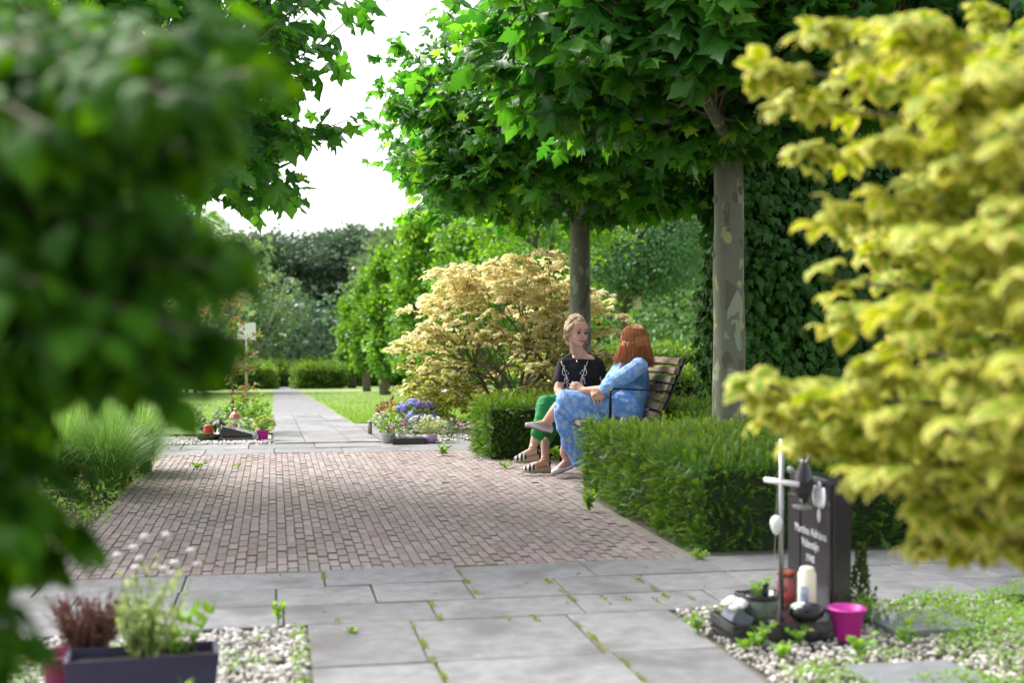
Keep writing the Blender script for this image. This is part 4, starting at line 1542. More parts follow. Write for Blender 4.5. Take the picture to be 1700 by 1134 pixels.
M['eye_white'] = pbr('eye_white', (.30, .27, .25), None, rough=.3)
M['brow'] = pbr('brow', (.20, .13, .08), None, rough=.7)
M['jute'] = pbr('jute_sole', (.44, .34, .21), (.58, .47, .31), 120, .9, .6, 300, stretch=(1, 1, 4))
M['sole'] = pbr('rubber_sole', (.20, .10, .05), None, rough=.7)
M['silver_shoe'] = pbr('silver_leather', (.62, .60, .58), (.72, .70, .68), 30, .32, .1, 120, metal=.55)
M['nail'] = pbr('nail', (.62, .12, .08), None, rough=.25)
M['gold'] = pbr('silver_metal', (.8, .78, .74), None, rough=.2, metal=1)
M['thread'] = pbr('white_thread', (.72, .66, .62), None, rough=.8)
M['thread_pink'] = pbr('pink_thread', (.62, .30, .34), None, rough=.8)


def stripes():
    m, t, p, n, l = newmat('striped_canvas')
    tc = n.new('ShaderNodeTexCoord')
    wv = n.new('ShaderNodeTexWave'); wv.inputs['Scale'].default_value = 9; wv.bands_direction = 'X'
    g = n.new('ShaderNodeNewGeometry')
    mp = n.new('ShaderNodeMapping'); mp.inputs['Rotation'].default_value = (0, 0, .2); mp.inputs['Scale'].default_value = (1.15, 1.15, .4)
    l.new(g.outputs['Position'], mp.inputs[0]); l.new(mp.outputs[0], wv.inputs[0])
    cr_ = n.new('ShaderNodeValToRGB'); cr_.color_ramp.interpolation = 'CONSTANT'
    cr_.color_ramp.elements[0].color = (.012, .014, .03, 1)
    cr_.color_ramp.elements[1].position = .55; cr_.color_ramp.elements[1].color = (.66, .64, .60, 1)
    l.new(wv.outputs[0], cr_.inputs[0]); l.new(cr_.outputs[0], p.inputs['Base Color'])
    p.inputs['Roughness'].default_value = .85
    return m


M['stripe'] = stripes()


def floral():
    """blue chiffon with sprays of white leaves: star-shaped petals round scattered centres"""
    m, t, p, n, l = newmat('blue_floral_chiffon')
    g = n.new('ShaderNodeNewGeometry')
    mp = n.new('ShaderNodeMapping'); mp.inputs['Rotation'].default_value = (0, 0, YAW)   # the print runs with the cloth's front
    l.new(g.outputs['Position'], mp.inputs[0])
    base = n.new('ShaderNodeTexNoise'); base.inputs['Scale'].default_value = 7
    l.new(mp.outputs[0], base.inputs['Vector'])
    bc = n.new('ShaderNodeMix'); bc.data_type = 'RGBA'
    bc.inputs['A'].default_value = (.085, .25, .68, 1); bc.inputs['B'].default_value = (.19, .41, .82, 1)
    l.new(base.outputs[0], bc.inputs['Factor'])
    col = bc.outputs['Result']
    for sc, petals, r0, r1, c in ((24, 7, .06, .55, (.58, .62, .66, 1)), (42, 5, .05, .40, (.54, .54, .54, 1))):
        v = n.new('ShaderNodeTexVoronoi'); v.inputs['Scale'].default_value = sc
        off = n.new('ShaderNodeVectorMath'); off.operation = 'ADD'; off.inputs[1].default_value = (sc * .13, .4, sc * .07)
        l.new(mp.outputs[0], off.inputs[0]); l.new(off.outputs[0], v.inputs['Vector'])
        sub = n.new('ShaderNodeVectorMath'); sub.operation = 'SUBTRACT'
        l.new(off.outputs[0], sub.inputs[0]); l.new(v.outputs['Position'], sub.inputs[1])
        sx = n.new('ShaderNodeSeparateXYZ'); l.new(sub.outputs[0], sx.inputs[0])
        an = n.new('ShaderNodeMath'); an.operation = 'ARCTAN2'
        l.new(sx.outputs[0], an.inputs[0]); l.new(sx.outputs[2], an.inputs[1])
        mu = n.new('ShaderNodeMath'); mu.operation = 'MULTIPLY'; mu.inputs[1].default_value = petals
        l.new(an.outputs[0], mu.inputs[0])
        si = n.new('ShaderNodeMath'); si.operation = 'SINE'; l.new(mu.outputs[0], si.inputs[0])
        ge = n.new('ShaderNodeMath'); ge.operation = 'GREATER_THAN'; ge.inputs[1].default_value = .25
        l.new(si.outputs[0], ge.inputs[0])
        ra = n.new('ShaderNodeMath'); ra.operation = 'GREATER_THAN'; ra.inputs[1].default_value = r0
        l.new(v.outputs['Distance'], ra.inputs[0])
        rb = n.new('ShaderNodeMath'); rb.operation = 'LESS_THAN'; rb.inputs[1].default_value = r1
        l.new(v.outputs['Distance'], rb.inputs[0])
        sepc = n.new('ShaderNodeSeparateColor'); l.new(v.outputs['Color'], sepc.inputs[0])
        pk = n.new('ShaderNodeMath'); pk.operation = 'GREATER_THAN'; pk.inputs[1].default_value = .38
        l.new(sepc.outputs[0], pk.inputs[0])
        # only one half of a star: reads as a spray
        hf = n.new('ShaderNodeMath'); hf.operation = 'MULTIPLY_ADD'; hf.inputs[1].default_value = 5; hf.inputs[2].default_value = 0
        prod = ge
        for q in (ra, rb, pk):
            z = n.new('ShaderNodeMath'); z.operation = 'MULTIPLY'
            l.new(prod.outputs[0], z.inputs[0]); l.new(q.outputs[0], z.inputs[1])
            prod = z
        ft = n.new('ShaderNodeMath'); ft.operation = 'MULTIPLY'; ft.inputs[1].default_value = .8
        l.new(prod.outputs[0], ft.inputs[0])
        mx = n.new('ShaderNodeMix'); mx.data_type = 'RGBA'
        l.new(ft.outputs[0], mx.inputs['Factor']); l.new(col, mx.inputs['A']); mx.inputs['B'].default_value = c
        col = mx.outputs['Result']
    l.new(col, p.inputs['Base Color'])
    p.inputs['Roughness'].default_value = .7
    p.inputs['Specular IOR Level'].default_value = .25
    return m


M['floral'] = floral()


class Head:
    def __init__(s, c, fwd, roll=0, nod=0, scale=1.0):
        s.c = Vector(c); s.s = scale
        s.f = Vector((fwd[0], fwd[1], 0)).normalized()
        s.f = (s.f + Vector((0, 0, nod))).normalized()
        up = Vector((0, 0, 1))
        s.r = s.f.cross(up).normalized()
        s.u = s.r.cross(s.f).normalized()
        q = Matrix.Rotation(roll, 3, s.f)
        s.r, s.u = q @ s.r, q @ s.u
    def __call__(s, x, y, z):
        return s.c + (s.r * x + s.f * y + s.u * z) * s.s
    def prims(s, neck):
        k_ = s.s
        P = [[((0, -.03, .035), .080), ((0, .012, .045), .073)],
             [((0, .012, .012), .069), ((0, .046, -.05), .038), ((0, .057, -.078), .021)],
             [((.036, .0, -.03), .033), ((-.036, 0, -.03), .033), ((0, .05, -.068), .026)],
             [((.034, .056, -.020), .022), ((.02, .06, -.04), .02)], [((-.034, .056, -.020), .022), ((-.02, .06, -.04), .02)],
             [((0, .080, .012), .007), ((0, .097, -.020), .0095)], [((.009, .088, -.025), .0075), ((-.009, .088, -.025), .0075)],
             [((.03, .066, .022), .012), ((-.03, .066, .022), .012)],
             [((0, .069, -.084), .014)],
             [((.074, -.008, -.010), .010), ((.078, -.014, .012), .012)], [((-.074, -.008, -.010), .010), ((-.078, -.014, .012), .012)]]
        out = [[(s(*c), r_ * k_) for c, r_ in pr] for pr in P]
        out.append([(s(0, -.022, -.05), .047 * k_), (Vector(neck), .054)])
        return out
    def features(s, parent, gaze=0):
        for sg in (1, -1):
            e = MB().ball(s(sg * .031, .0735, .004), .0135, 2, (1, 1, 1)).build('eye', M['eye_white'], parent, smooth=True)
            MB().ball(s(sg * .031 + gaze, .0815, .0045), .0090, 2).build('iris', M['eye_dark'], e, smooth=True)
            MB().tube([s(sg * .015, .083, .008), s(sg * .030, .0875, .0135), s(sg * .047, .079, .009)], [.0024, .0040, .0024], 5).build('eyelash', M['eye_dark'], parent)
            MB().tube([s(sg * .014, .086, .026), s(sg * .032, .085, .032), s(sg * .050, .074, .026)], [.0028, .0034, .002], 5).build('eyebrow', M['brow'], parent)
        MB().tube([s(-.027, .073, -.046), s(-.014, .084, -.053), s(0, .089, -.054), s(.014, .084, -.053), s(.027, .073, -.046)], [.002, .0055, .0068, .0055, .002], 7).build('mouth', M['lip'], parent, smooth=True)


def loft(stations, H):
    """stations: (x, zbot, ztop, halfwidth) along the shoe; H(x,y,z)->world"""
    v, f = [], []
    for x, zb, zt, hw in stations:
        for a in range(10):
            b = 2 * math.pi * a / 10
            cy, cz = math.cos(b), math.sin(b)
            cy = math.copysign(abs(cy) ** .6, cy); cz = math.copysign(abs(cz) ** .5, cz)
            v.append(H(x, hw * cy, (zb + zt) / 2 + (zt - zb) / 2 * cz))
    n_ = len(stations)
    for i in range(n_ - 1):
        for a in range(10):
            a2 = (a + 1) % 10
            f.append((i * 10 + a, i * 10 + a2, (i + 1) * 10 + a2, (i + 1) * 10 + a))
    f.append(tuple(range(9, -1, -1))); f.append(tuple((n_ - 1) * 10 + a for a in range(10)))
    return MB().add(v, f)


def shoe_frame(heel, toe, side=0):
    heel, toe = Vector(heel), Vector(toe)
    X = (toe - heel).normalized()
    Yv = Vector((0, 0, 1)).cross(X).normalized()
    Z = X.cross(Yv)
    k_ = (toe - heel).length / .245
    return lambda x, y, z: heel + (X * x + Yv * y + Z * z) * k_


def wedge_shoe(parent, heel, toe, label=None):
    H = shoe_frame(heel, toe)
    up = obj('shoe', fused('shoe', [[(H(.15, .0, .044), .036), (H(.218, 0, .030), .022), (H(.185, .020, .034), .024), (H(.185, -.020, .034), .024)]], .005, 2), M['stripe'], parent, smooth=True, label=label)
    loft([(0, .002, .060, .022), (.01, 0, .062, .030), (.09, 0, .046, .031), (.15, 0, .034, .040), (.2, .001, .026, .040), (.232, .006, .022, .026), (.246, .011, .018, .008)], H).build('sole', M['jute'], up, smooth=True)
    loft([(0.004, -.004, .001, .020), (.09, -.004, .001, .030), (.15, -.004, .001, .039), (.2, -.003, .002, .038), (.236, .003, .008, .018)], H).build('outsole', M['sole'], up, smooth=True)
    MB().tube([H(.03, .034, .064), H(.005, .022, .085), H(-.004, 0, .09), H(.005, -.022, .085), H(.03, -.034, .064)], [.009, .012, .012, .012, .009], 6).build('heel_strap', M['stripe'], up, smooth=True)
    MB().tube([H(.005, 0, .09), H(.03, .036, .105), H(.075, .030, .11), H(.085, 0, .108), H(.075, -.03, .11), H(.03, -.036, .105), H(.005, 0, .09)], .005, 5).build('ankle_strap', M['jute'], up, smooth=True)
    foot = [[(H(.035, 0, .085), .028), (H(.055, 0, .12), .028)], [(H(.04, 0, .085), .026), (H(.10, 0, .075), .030), (H(.18, 0, .045), .024)], [(H(.18, .015, .04), .018), (H(.18, -.015, .04), .018), (H(.1, 0, .07), .025)]]
    return H, foot


def flat_shoe(parent, heel, toe, label=None):
    H = shoe_frame(heel, toe)
    pr = [[(H(.175, 0, .024), .027), (H(.226, 0, .018), .017), (H(.185, .018, .020), .022), (H(.185, -.018, .020), .022)],
          [(H(.02, .012, .018), .02), (H(.02, -.012, .018), .02), (H(.008, 0, .035), .016), (H(.015, 0, .050), .013)],
          [(H(.02, .02, .022), .018), (H(.18, .028, .018), .016)], [(H(.02, -.02, .022), .018), (H(.18, -.028, .018), .016)],
          [(H(.02, 0, .008), .010), (H(.2, 0, .008), .010), (H(.1, .022, .008), .010), (H(.1, -.022, .008), .010)]]
    up = obj('shoe', fused('shoe', pr, .0055, 2), M['silver_shoe'], parent, smooth=True, label=label)
    loft([(0.0, -.006, .002, .022), (.09, -.006, .002, .026), (.15, -.006, .002, .036), (.2, -.006, .002, .035), (.238, -.003, .003, .016)], H).build('sole', M['sole'], up, smooth=True)
    MB().ball(H(.172, .006, .044), .008, 1).ball(H(.172, -.008, .044), .008, 1).build('bow', M['silver_shoe'], up, smooth=True)
    foot = [[(H(.04, 0, .055), .027), (H(.05, 0, .09), .028)], [(H(.045, 0, .06), .028), (H(.10, 0, .052), .028), (H(.17, 0, .026), .021)]]
    return H, foot


# ---- woman in black
pa = thing('person', onz(985, 9.95, .0), 'blonde woman in black embroidered t-shirt and green trousers, seated, turning to her neighbour', 'person')
RN = C_R.copy(); RN.z = 0; RN.normalize()
FN = C_F.copy(); FN.z = 0; FN.normalize()
hd = Head(at(957.5, 554.5, 9.85), RN * .36 - FN * .65, roll=R(-4), nod=.02, scale=1.05)
SRr, SLl = at(935, 606, 9.80), at(991, 607, 9.98)
neck = at(963, 599, 9.93)
body = hd.prims(neck)
body += [[(neck, .056), (at(950, 601, 9.9), .05)], [(neck, .056), (at(978, 599, 9.95), .05)], [(at(961, 584, 9.92), .046), (at(952, 594, 9.93), .03), (at(972, 592, 9.97), .03)],
         [(SRr, .045), (at(927, 648, 9.70), .036)], [(at(927, 648, 9.70), .037), (at(946, 676, 9.52), .026)],
         [(SLl, .045), (at(1000, 648, 9.92), .036)], [(at(1000, 648, 9.92), .036), (at(974, 668, 9.62), .026)],
         [(at(962, 604, 9.93), .055), (at(965, 640, 9.95), .09), (at(978, 668, 9.98), .10)],
         [(at(978, 668, 9.98), .10), (at(910, 668, 9.58), .05)], [(at(910, 668, 9.58), .05), (at(890, 722, 9.52), .036)],
         [(at(985, 676, 10.0), .10), (at(926, 690, 9.74), .05)], [(at(926, 690, 9.74), .05), (at(905, 735, 9.66), .035)],
         [(at(892, 716, 9.52), .040), (at(886, 738, 9.5), .031), (at(884, 748, 9.5), .029)],
         [(at(905, 732, 9.64), .036), (at(906, 756, 9.63), .029), (at(905, 768, 9.63), .029)]]
def hand(prims, wrist, knuckle, fingdir, side, rows=4, fr=.0085, L=.075, curl=Vector((0, 0, -1))):
    wrist, knuckle = Vector(wrist), Vector(knuckle)
    prims.append([(wrist, .024), (knuckle + side * .024, .014), (knuckle - side * .024, .014)])
    tips = []
    for i in range(4):
        o_ = (i - 1.5) / 1.5
        b = knuckle + side * .031 * o_
        ln = L * (1, 1.12, 1.05, .82)[i]
        m_ = b + (fingdir + side * .12 * o_).normalized() * ln * .5
        e_ = m_ + (fingdir + side * .10 * o_ + curl * .55).normalized() * ln * .5
        prims.append([(b, fr * 1.1), (m_, fr)])
        prims.append([(m_, fr), (e_, fr * .82)])
        tips.append((e_, (e_ - m_).normalized()))
    th = wrist.lerp(knuckle, .35) + side * .030
    t1 = th + (side * .6 + fingdir).normalized() * .032
    t2 = t1 + (fingdir + curl * .3).normalized() * .028
    prims.append([(wrist.lerp(knuckle, .3) + side * .01, .016), (th, .012)])
    prims.append([(th, .0115), (t1, .0105)])
    prims.append([(t1, .0105), (t2, .0085)])
    return tips
hand(body, at(946, 676, 9.52), at(952, 684, 9.48), (at(958, 692, 9.45) - at(952, 684, 9.48)).normalized(), C_R * .7 + Vector((0, 0, .5)))
hand(body, at(974, 668, 9.62), at(962, 676, 9.55), (at(950, 682, 9.5) - at(962, 676, 9.55)).normalized(), C_F * .8)
H1, f1 = wedge_shoe(pa, at(894, 765, 9.50), at(852, 769, 9.42))
H2, f2 = wedge_shoe(pa, at(914, 785.5, 9.63), at(866, 785.5, 9.60))
body += f1 + f2
body += [[(at(884, 748, 9.5), .029), (H1(.055, 0, .12), .028)], [(at(905, 768, 9.63), .029), (H2(.055, 0, .12), .028)]]
obj('body', fused('body', body, .0065, 2), M['skin'], pa, smooth=True)
hd.features(pa, gaze=.003)
tee = [[(SRr, .055), (SLl, .055), (at(962, 612, 9.98), .085)], [(SRr, .050), (at(950, 629, 9.78), .075), (at(975, 630, 9.84), .075), (SLl, .050)],
       [(at(950, 629, 9.78), .078), (at(975, 630, 9.84), .078), (at(970, 625, 10.02), .09), (at(958, 664, 9.84), .105), (at(984, 666, 9.95), .12)],
       [(SRr, .058), (at(929, 634, 9.75), .054)], [(SLl, .058), (at(999, 631, 9.96), .058)],
       [(at(949, 590, 9.93), .022), (at(938, 601, 9.85), .048), (at(955, 602, 10.0), .05)], [(at(976, 588, 9.99), .024), (at(988, 601, 9.98), .050), (at(968, 602, 10.02), .05)]]
tme = fused('t_shirt', tee, .0085, 3)
wrinkle(tme, lambda p: .009 * noise.noise(p * 9) + .006 * noise.noise(Vector((p.x * 26, p.y * 26, p.z * 8))))
tee_o = obj('t_shirt', tme, M['tee'], pa, smooth=True)
tro = [[(at(965, 668, 9.93), .11), (at(996, 672, 10.02), .12), (at(985, 684, 9.98), .11)],
       [(at(975, 672, 9.92), .10), (at(906, 670, 9.57), .066)], [(at(906, 670, 9.57), .068), (at(898, 700, 9.53), .062), (at(893, 722, 9.52), .056)],
       [(at(985, 682, 9.98), .10), (at(927, 690, 9.74), .066)], [(at(927, 690, 9.74), .064), (at(908, 722, 9.68), .052), (at(904, 733, 9.66), .049)]]
trm = fused('trousers', tro, .0085, 3)
wrinkle(trm, lambda p: .009 * noise.noise(p * 8) + .005 * noise.noise(p * 20) + .003 * noise.noise(Vector((p.x * 20, p.y * 20, p.z * 60))))
obj('trousers', trm, M['green'], pa, smooth=True)
# hair: swept-back cap with strands and a loose wavy lock
hp = [[(hd(0, -.036, .050), .088), (hd(0, .000, .066), .074)], [(hd(0, -.07, .0), .062), (hd(0, -.062, -.055), .05)],
      [(hd(.058, -.028, .03), .034), (hd(.062, -.04, -.03), .026)], [(hd(-.058, -.028, .03), .034), (hd(-.062, -.04, -.03), .026)],
      [(hd(-.050, .026, .062), .024), (hd(.042, .030, .068), .026), (hd(0, -.02, .078), .055)], [(hd(-.072, .0, .02), .020), (hd(-.062, .03, .05), .022)], [(hd(.072, .0, .02), .020), (hd(.062, .03, .05), .022)]]
hme = fused('hair', hp, .007, 2)
wrinkle(hme, lambda p: .004 * noise.noise(Vector((p.x * 60, p.y * 60, p.z * 14))))
hair = obj('hair', hme, M['blond'], pa, smooth=True)
st = MB()
random.seed(77)
for i in range(320):
    x = random.uniform(-.075, .075)
    w_ = math.sqrt(max(.05, 1 - (x / .086) ** 2))
    pts = []
    for k_ in range(7):
        a = R(28 + k_ * 26)
        pts.append(hd(x * (1 - .3 * k_ / 6), -.03 + .092 * w_ * math.cos(a) + random.gauss(0, .002), .05 + .098 * w_ * math.sin(a) + random.gauss(0, .003)))
    st.tube(pts, [.0008, .0014, .0016, .0016, .0016, .0014, .0006], 3)
for s0 in range(46):                                      # the lock at her right cheek and behind the ear
    x0, y0 = -.070 + random.gauss(0, .008), -.02 + random.gauss(0, .016)
    if s0 > 33:
        x0 = .070 + random.gauss(0, .006)
    ln = random.uniform(.11, .19) if s0 <= 33 else random.uniform(.05, .09)
    pts = []
    ph = random.uniform(0, 6.28)
    for k_ in range(8):
        u = k_ / 7
        pts.append(hd(x0 * (1 + .12 * math.sin(u * 5 + ph * .2)) + .008 * math.sin(u * 9 + ph), y0 + .010 * math.cos(u * 8 + ph), .03 - u * ln))
    st.tube(pts, [.003, .0035, .0035, .0035, .003, .003, .002, .001], 4)
st.build('strand', M['blond'], hair, smooth=True, kind='stuff')
dg = bpy.context.evaluated_depsgraph_get()
bv = BVHTree.FromPolygons([v.co for v in tme.vertices], [tuple(q.vertices) for q in tme.polygons])


def on_tee(px, py):
    dirn = (at(px, py, 9) - cam.location).normalized()
    h_, n_, i_, d_ = bv.ray_cast(cam.location, dirn)
    return h_, n_


def stitch(pts, r_, mb, ball=False):
    P_ = []
    for px, py in pts:
        h_, n_ = on_tee(px, py)
        if h_ is None:
            continue
        q = h_ + n_ * .002
        if ball:
            mb.ball(q, r_, 1)
        else:
            P_.append(q)
    if len(P_) > 1:
        mb.tube(P_, r_, 5)


em, ep = MB(), MB()
for sx_, cx in ((1, 938.5), (-1, 968.5)):
    def q(x, y):
        return (cx + sx_ * x, y)
    stitch([q(-7, 600), q(-5, 606), q(-2, 611), q(-1, 617), q(1, 622)], .0028, em)
    stitch([q(-1, 611), q(-5, 616), q(-5, 621), q(-2, 624), q(3, 623)], .0026, em)
    stitch([q(1, 622), q(3, 628), q(2, 634), q(4, 641), q(3, 648)], .0028, em)
    stitch([q(3, 626), q(-2, 632), q(-3, 638)], .0024, em)
    stitch([q(-6, 602), q(-2, 608), q(-4, 612), q(2, 616), q(5, 620), q(1, 627), q(5, 631), q(-1, 636), q(6, 637), q(1, 643)], .0052, em, True)
    stitch([q(2, 625), q(3, 629), q(-1, 629), q(4, 634)], .0062, em, True)
    stitch([q(4, 627), q(0, 631), q(2, 639)], .0042, ep, True)
eo = em.build('embroidery', M['thread'], tee_o, smooth=True)
ep.build('pink_embroidery', M['thread_pink'], tee_o, smooth=True)
# necklace
nk = MB()
nk.tube([at(950.5, 589, 9.83), at(953, 594, 9.80), at(957.5, 597.5, 9.785), at(962, 595, 9.80), at(966.5, 589, 9.84)], .0014, 5)
nk.ball(at(957.5, 600.5, 9.775), .006, 2, (1, 1, 1.5))
nk.build('necklace', M['gold'], pa, smooth=True)

# ---- woman in blue
pb = thing('person', onz(1045, 9.2, .0), 'red-haired woman in blue floral dress and silver flats, seated on the bench with legs crossed', 'person')
h2 = Head(at(1050, 569, 9.2), -RN * .46 + FN * .65, roll=R(2), nod=-.04, scale=1.02)
neck = at(1056, 600, 9.22)
S1, S2 = at(1061, 609, 9.02), at(1036, 603, 9.38)
KN = at(941, 664, 9.06)
body = h2.prims(neck)
AN1 = at(905, 703, 9.30)
AN2 = at(936, 752, 9.30)
body += [[(neck, .055), (S1, .04)], [(neck, .055), (S2, .04)], [(neck, .06), (at(1050, 650, 9.22), .10), (at(1044, 678, 9.22), .11)],
         [(S1, .045), (at(1006, 650, 8.95), .040)], [(at(1006, 649, 8.95), .041), (at(992, 649, 8.98), .038), (at(970, 649, 9.02), .027)],
         [(S2, .045), (at(1000, 652, 9.34), .038)], [(at(1000, 652, 9.34), .036), (at(984, 652, 9.02), .026)],
         [(at(1044, 678, 9.2), .10), (KN, .055)], [(KN, .052), (at(924, 682, 9.17), .052), (AN1, .030)],
         [(at(1042, 680, 9.3), .10), (at(956, 682, 9.25), .055)], [(at(956, 682, 9.25), .052), (at(945, 722, 9.28), .047), (AN2, .032)]]
hand(body, at(970, 649, 9.02), at(962, 646, 9.04), (at(952, 643, 9.05) - at(962, 646, 9.04)).normalized(), C_U * .9 + C_F * .3, curl=Vector(C_F))
tips = hand(body, at(985, 650, 8.985), at(989.5, 655, 8.945), (at(996, 667, 8.93) - at(988, 654, 8.95)).normalized(), (C_R * .85 + C_U * .45).normalized(), fr=.0080, L=.068, curl=Vector(C_F) * .5 + Vector((0, 0, -.6)))
Hs1, f1 = flat_shoe(pb, at(915, 719.5, 9.30), at(871, 708, 9.20))
Hs2, f2 = flat_shoe(pb, at(949, 777, 9.34), at(916, 789, 9.20))
body += f1 + f2
body += [[(AN1, .030), (Hs1(.05, 0, .09), .028)], [(AN2, .031), (Hs2(.05, 0, .09), .028)]]
obj('body', fused('body', body, .0065, 2), M['skin'], pb, smooth=True)
h2.features(pb)
for i, (e_, dn) in enumerate(tips):
    MB().ball(e_ + dn * .003 - C_F * .005, .006, 1).build('fingernail', M['nail'], pb, smooth=True)
dr = [[(neck + Vector((0, 0, -.02)), .066), (S1, .060), (S2, .058)], [(S1, .062), (S2, .06), (at(1032, 634, 9.22), .100), (at(1057, 634, 9.22), .098)],
      [(at(1032, 634, 9.22), .100), (at(1057, 634, 9.22), .098), (at(1040, 664, 9.22), .125), (at(1046, 682, 9.22), .135), (at(1038, 684, 9.12), .12)],
      [(S1, .066), (at(1032, 631, 8.98), .064), (at(1007, 646, 8.95), .058)], [(S2, .06), (at(1004, 648, 9.35), .055)],
      [(at(1042, 680, 9.12), .125), (at(990, 670, 9.06), .100), (KN, .076)], [(at(1042, 682, 9.28), .12), (at(956, 680, 9.25), .078)],
      [(KN, .077), (at(956, 680, 9.25), .075), (at(985, 690, 9.2), .08)],
      [(KN, .074), (at(928, 688, 9.04), .040), (at(933, 712, 9.05), .035), (at(962, 715, 9.06), .05), (at(990, 700, 9.06), .06)],
      [(at(932, 706, 9.05), .036), (at(940, 738, 9.10), .034), (at(955, 770, 9.14), .022), (at(985, 768, 9.18), .03), (at(988, 705, 9.1), .06)]]
dme = fused('dress', dr, .0085, 3)
def dress_folds(p):
    low = max(0, min(1, (.62 - p.z) / .45))
    return (.005 * noise.noise(p * 9) + .004 * noise.noise(p * 24)
            + .020 * low * noise.noise(Vector((p.x * 30, p.y * 30, p.z * 3))) + .006 * (1 - low) * noise.noise(Vector((p.x * 9, p.y * 16, p.z * 30))))
wrinkle(dme, dress_folds)
dress = obj('dress', dme, M['floral'], pb, smooth=True)
# ruffle round the knee and at the hem
rf = MB()
def ruffle(pts, drop, r_):
    v, f = [], []
    n_ = len(pts) * 6
    P_ = [Vector(p) for p in pts]
    for i in range(n_ + 1):
        u = i / n_ * (len(P_) - 1)
        j = min(len(P_) - 2, int(u))
        p = P_[j].lerp(P_[j + 1], u - j)
        w1 = Vector((math.sin(i * 1.9) * r_, math.cos(i * 2.3) * r_, 0))
        v += [p, p + w1 * .5 - Vector((0, 0, drop * .5)), p + w1 - Vector((0, 0, drop))]
    for i in range(n_):
        for k_ in (0, 1):
            a = i * 3 + k_
            f.append((a, a + 1, a + 4, a + 3))
    rf.add(v, f)
ruffle([at(919, 668, 9.06), at(929, 672, 8.985), at(945, 690, 8.98), at(965, 700, 9.02), at(985, 702, 9.05)], .05, .008)
ruffle([at(940, 738, 9.19), at(948, 752, 9.17), at(958, 762, 9.18), at(972, 764, 9.2)], .05, .010)
ro = rf.build('ruffle', M['floral'], dress, smooth=True)
ro.modifiers.new('solid', 'SOLIDIFY').thickness = .002
hp = [[(h2(0, -.026, .046), .081), (h2(0, .008, .052), .075)], [(h2(0, -.055, .0), .092), (h2(.045, -.03, -.02), .07), (h2(-.045, -.03, -.02), .07), (h2(.052, -.038, -.115), .052), (h2(-.052, -.038, -.115), .052), (h2(0, -.078, -.12), .05)],
      [(h2(.055, .01, .03), .04), (h2(.062, .012, -.09), .030)], [(h2(-.055, .01, .03), .04), (h2(-.062, .012, -.09), .030)]]
hme = fused('hair', hp, .007, 2)
wrinkle(hme, lambda p: .007 * noise.noise(Vector((p.x * 45, p.y * 45, p.z * 7))))
hair = obj('hair', hme, M['red_hair'], pb, smooth=True)
st = MB()
random.seed(78)
for i in range(900):
    a = random.uniform(R(52), R(308))                  # around the head from face edge to face edge
    part = random.uniform(-.05, .05)
    fx_, fy_ = math.sin(a), math.cos(a)
    ln = random.uniform(.125, .185)
    flip = random.gauss(.008, .016) + (.022 if a > R(290) or a < R(70) else 0)
    pts = []
    for k_ in range(9):
        u = k_ / 8
        if u < .42:
            q = u / .42 * math.pi / 2
            x, y, z = fx_ * .092 * math.sin(q), -.022 + fy_ * .098 * math.sin(q), .042 + .090 * math.cos(q)
        else:
            q = (u - .42) / .58
            x, y, z = fx_ * (.092 + .020 * q ** .7 + flip * q * q), -.022 + fy_ * (.098 + .012 * q + flip * q * q), .042 - (ln + .042) * q
        wv = .0055 * math.sin(u * 11 + i * 1.7) * u
        pts.append(h2(x + fy_ * wv + random.gauss(0, .002), y - fx_ * wv + random.gauss(0, .002) - .01 * u, z))
    st.tube(pts, [.001, .0016, .002, .0022, .0022, .002, .0018, .0014, .0006], 3)
st.build('strand', M['red_hair'], hair, smooth=True, kind='stuff')
# ================================================================== the near grave on the right
M['granite'] = pbr('polished_granite', (.018, .018, .021), (.035, .034, .038), 120, .12, spec=.6)
M['granite_face'] = pbr('honed_granite', (.016, .015, .017), (.030, .027, .030), 150, .22, spec=.6)
M['chrome'] = pbr('brushed_steel', (.36, .37, .36), (.44, .44, .43), 40, .35, metal=1)
M['white_cer'] = pbr('white_ceramic', (.80, .79, .78), None, rough=.3)
M['magenta'] = pbr('magenta_plastic', (.62, .030, .36), (.68, .04, .40), 6, .4)
M['candle'] = pbr('candle_wax', (.80, .74, .56), (.86, .80, .64), 6, .5)
M['navy'] = pbr('navy_plastic', (.030, .026, .065), (.045, .04, .09), 8, .45)
M['burgundy'] = pbr('burgundy_plastic', (.22, .012, .08), (.27, .02, .10), 8, .35)
M['black_gloss'] = pbr('black_glaze', (.012, .012, .015), None, rough=.15)
M['letters'] = pbr('letter_silver', (.72, .74, .78), None, rough=.35, metal=.3)
M['red_wax'] = pbr('red_wax', (.55, .02, .02), None, rough=.4)


def glass(name, c, rough=.03):
    m, t, p, n, l = newmat(name)
    p.inputs['Base Color'].default_value = (*c, 1)
    p.inputs['Transmission Weight'].default_value = .85
    p.inputs['Roughness'].default_value = rough
    p.inputs['IOR'].default_value = 1.3
    return m


M['glass'] = glass('clear_glass', (.85, .92, .90))
M['red_glass'] = glass('red_glass', (.90, .50, .50))

HX, HY0, HY1, HT = 2.0, 4.30, 4.70, .07
t = thing('headstone', (HX + HT / 2, (HY0 + HY1) / 2, 0), 'dark polished headstone with pale lettering under the yellow leaves', 'headstone')
MB().box((HX + HT / 2, (HY0 + HY1) / 2, .275), (HT, HY1 - HY0, .55)).build('stone', M['granite'], t, bevel=.004)
fcm = MB()
fcm.box((HX - .006, 4.437, .285), (.011, .258, .51))
fcm.build('face_panel', M['granite_face'], t, bevel=.002)
MB().box((HX - .006, 4.635, .245), (.011, .112, .43)).build('face_panel', M['granite_face'], t, bevel=.002)


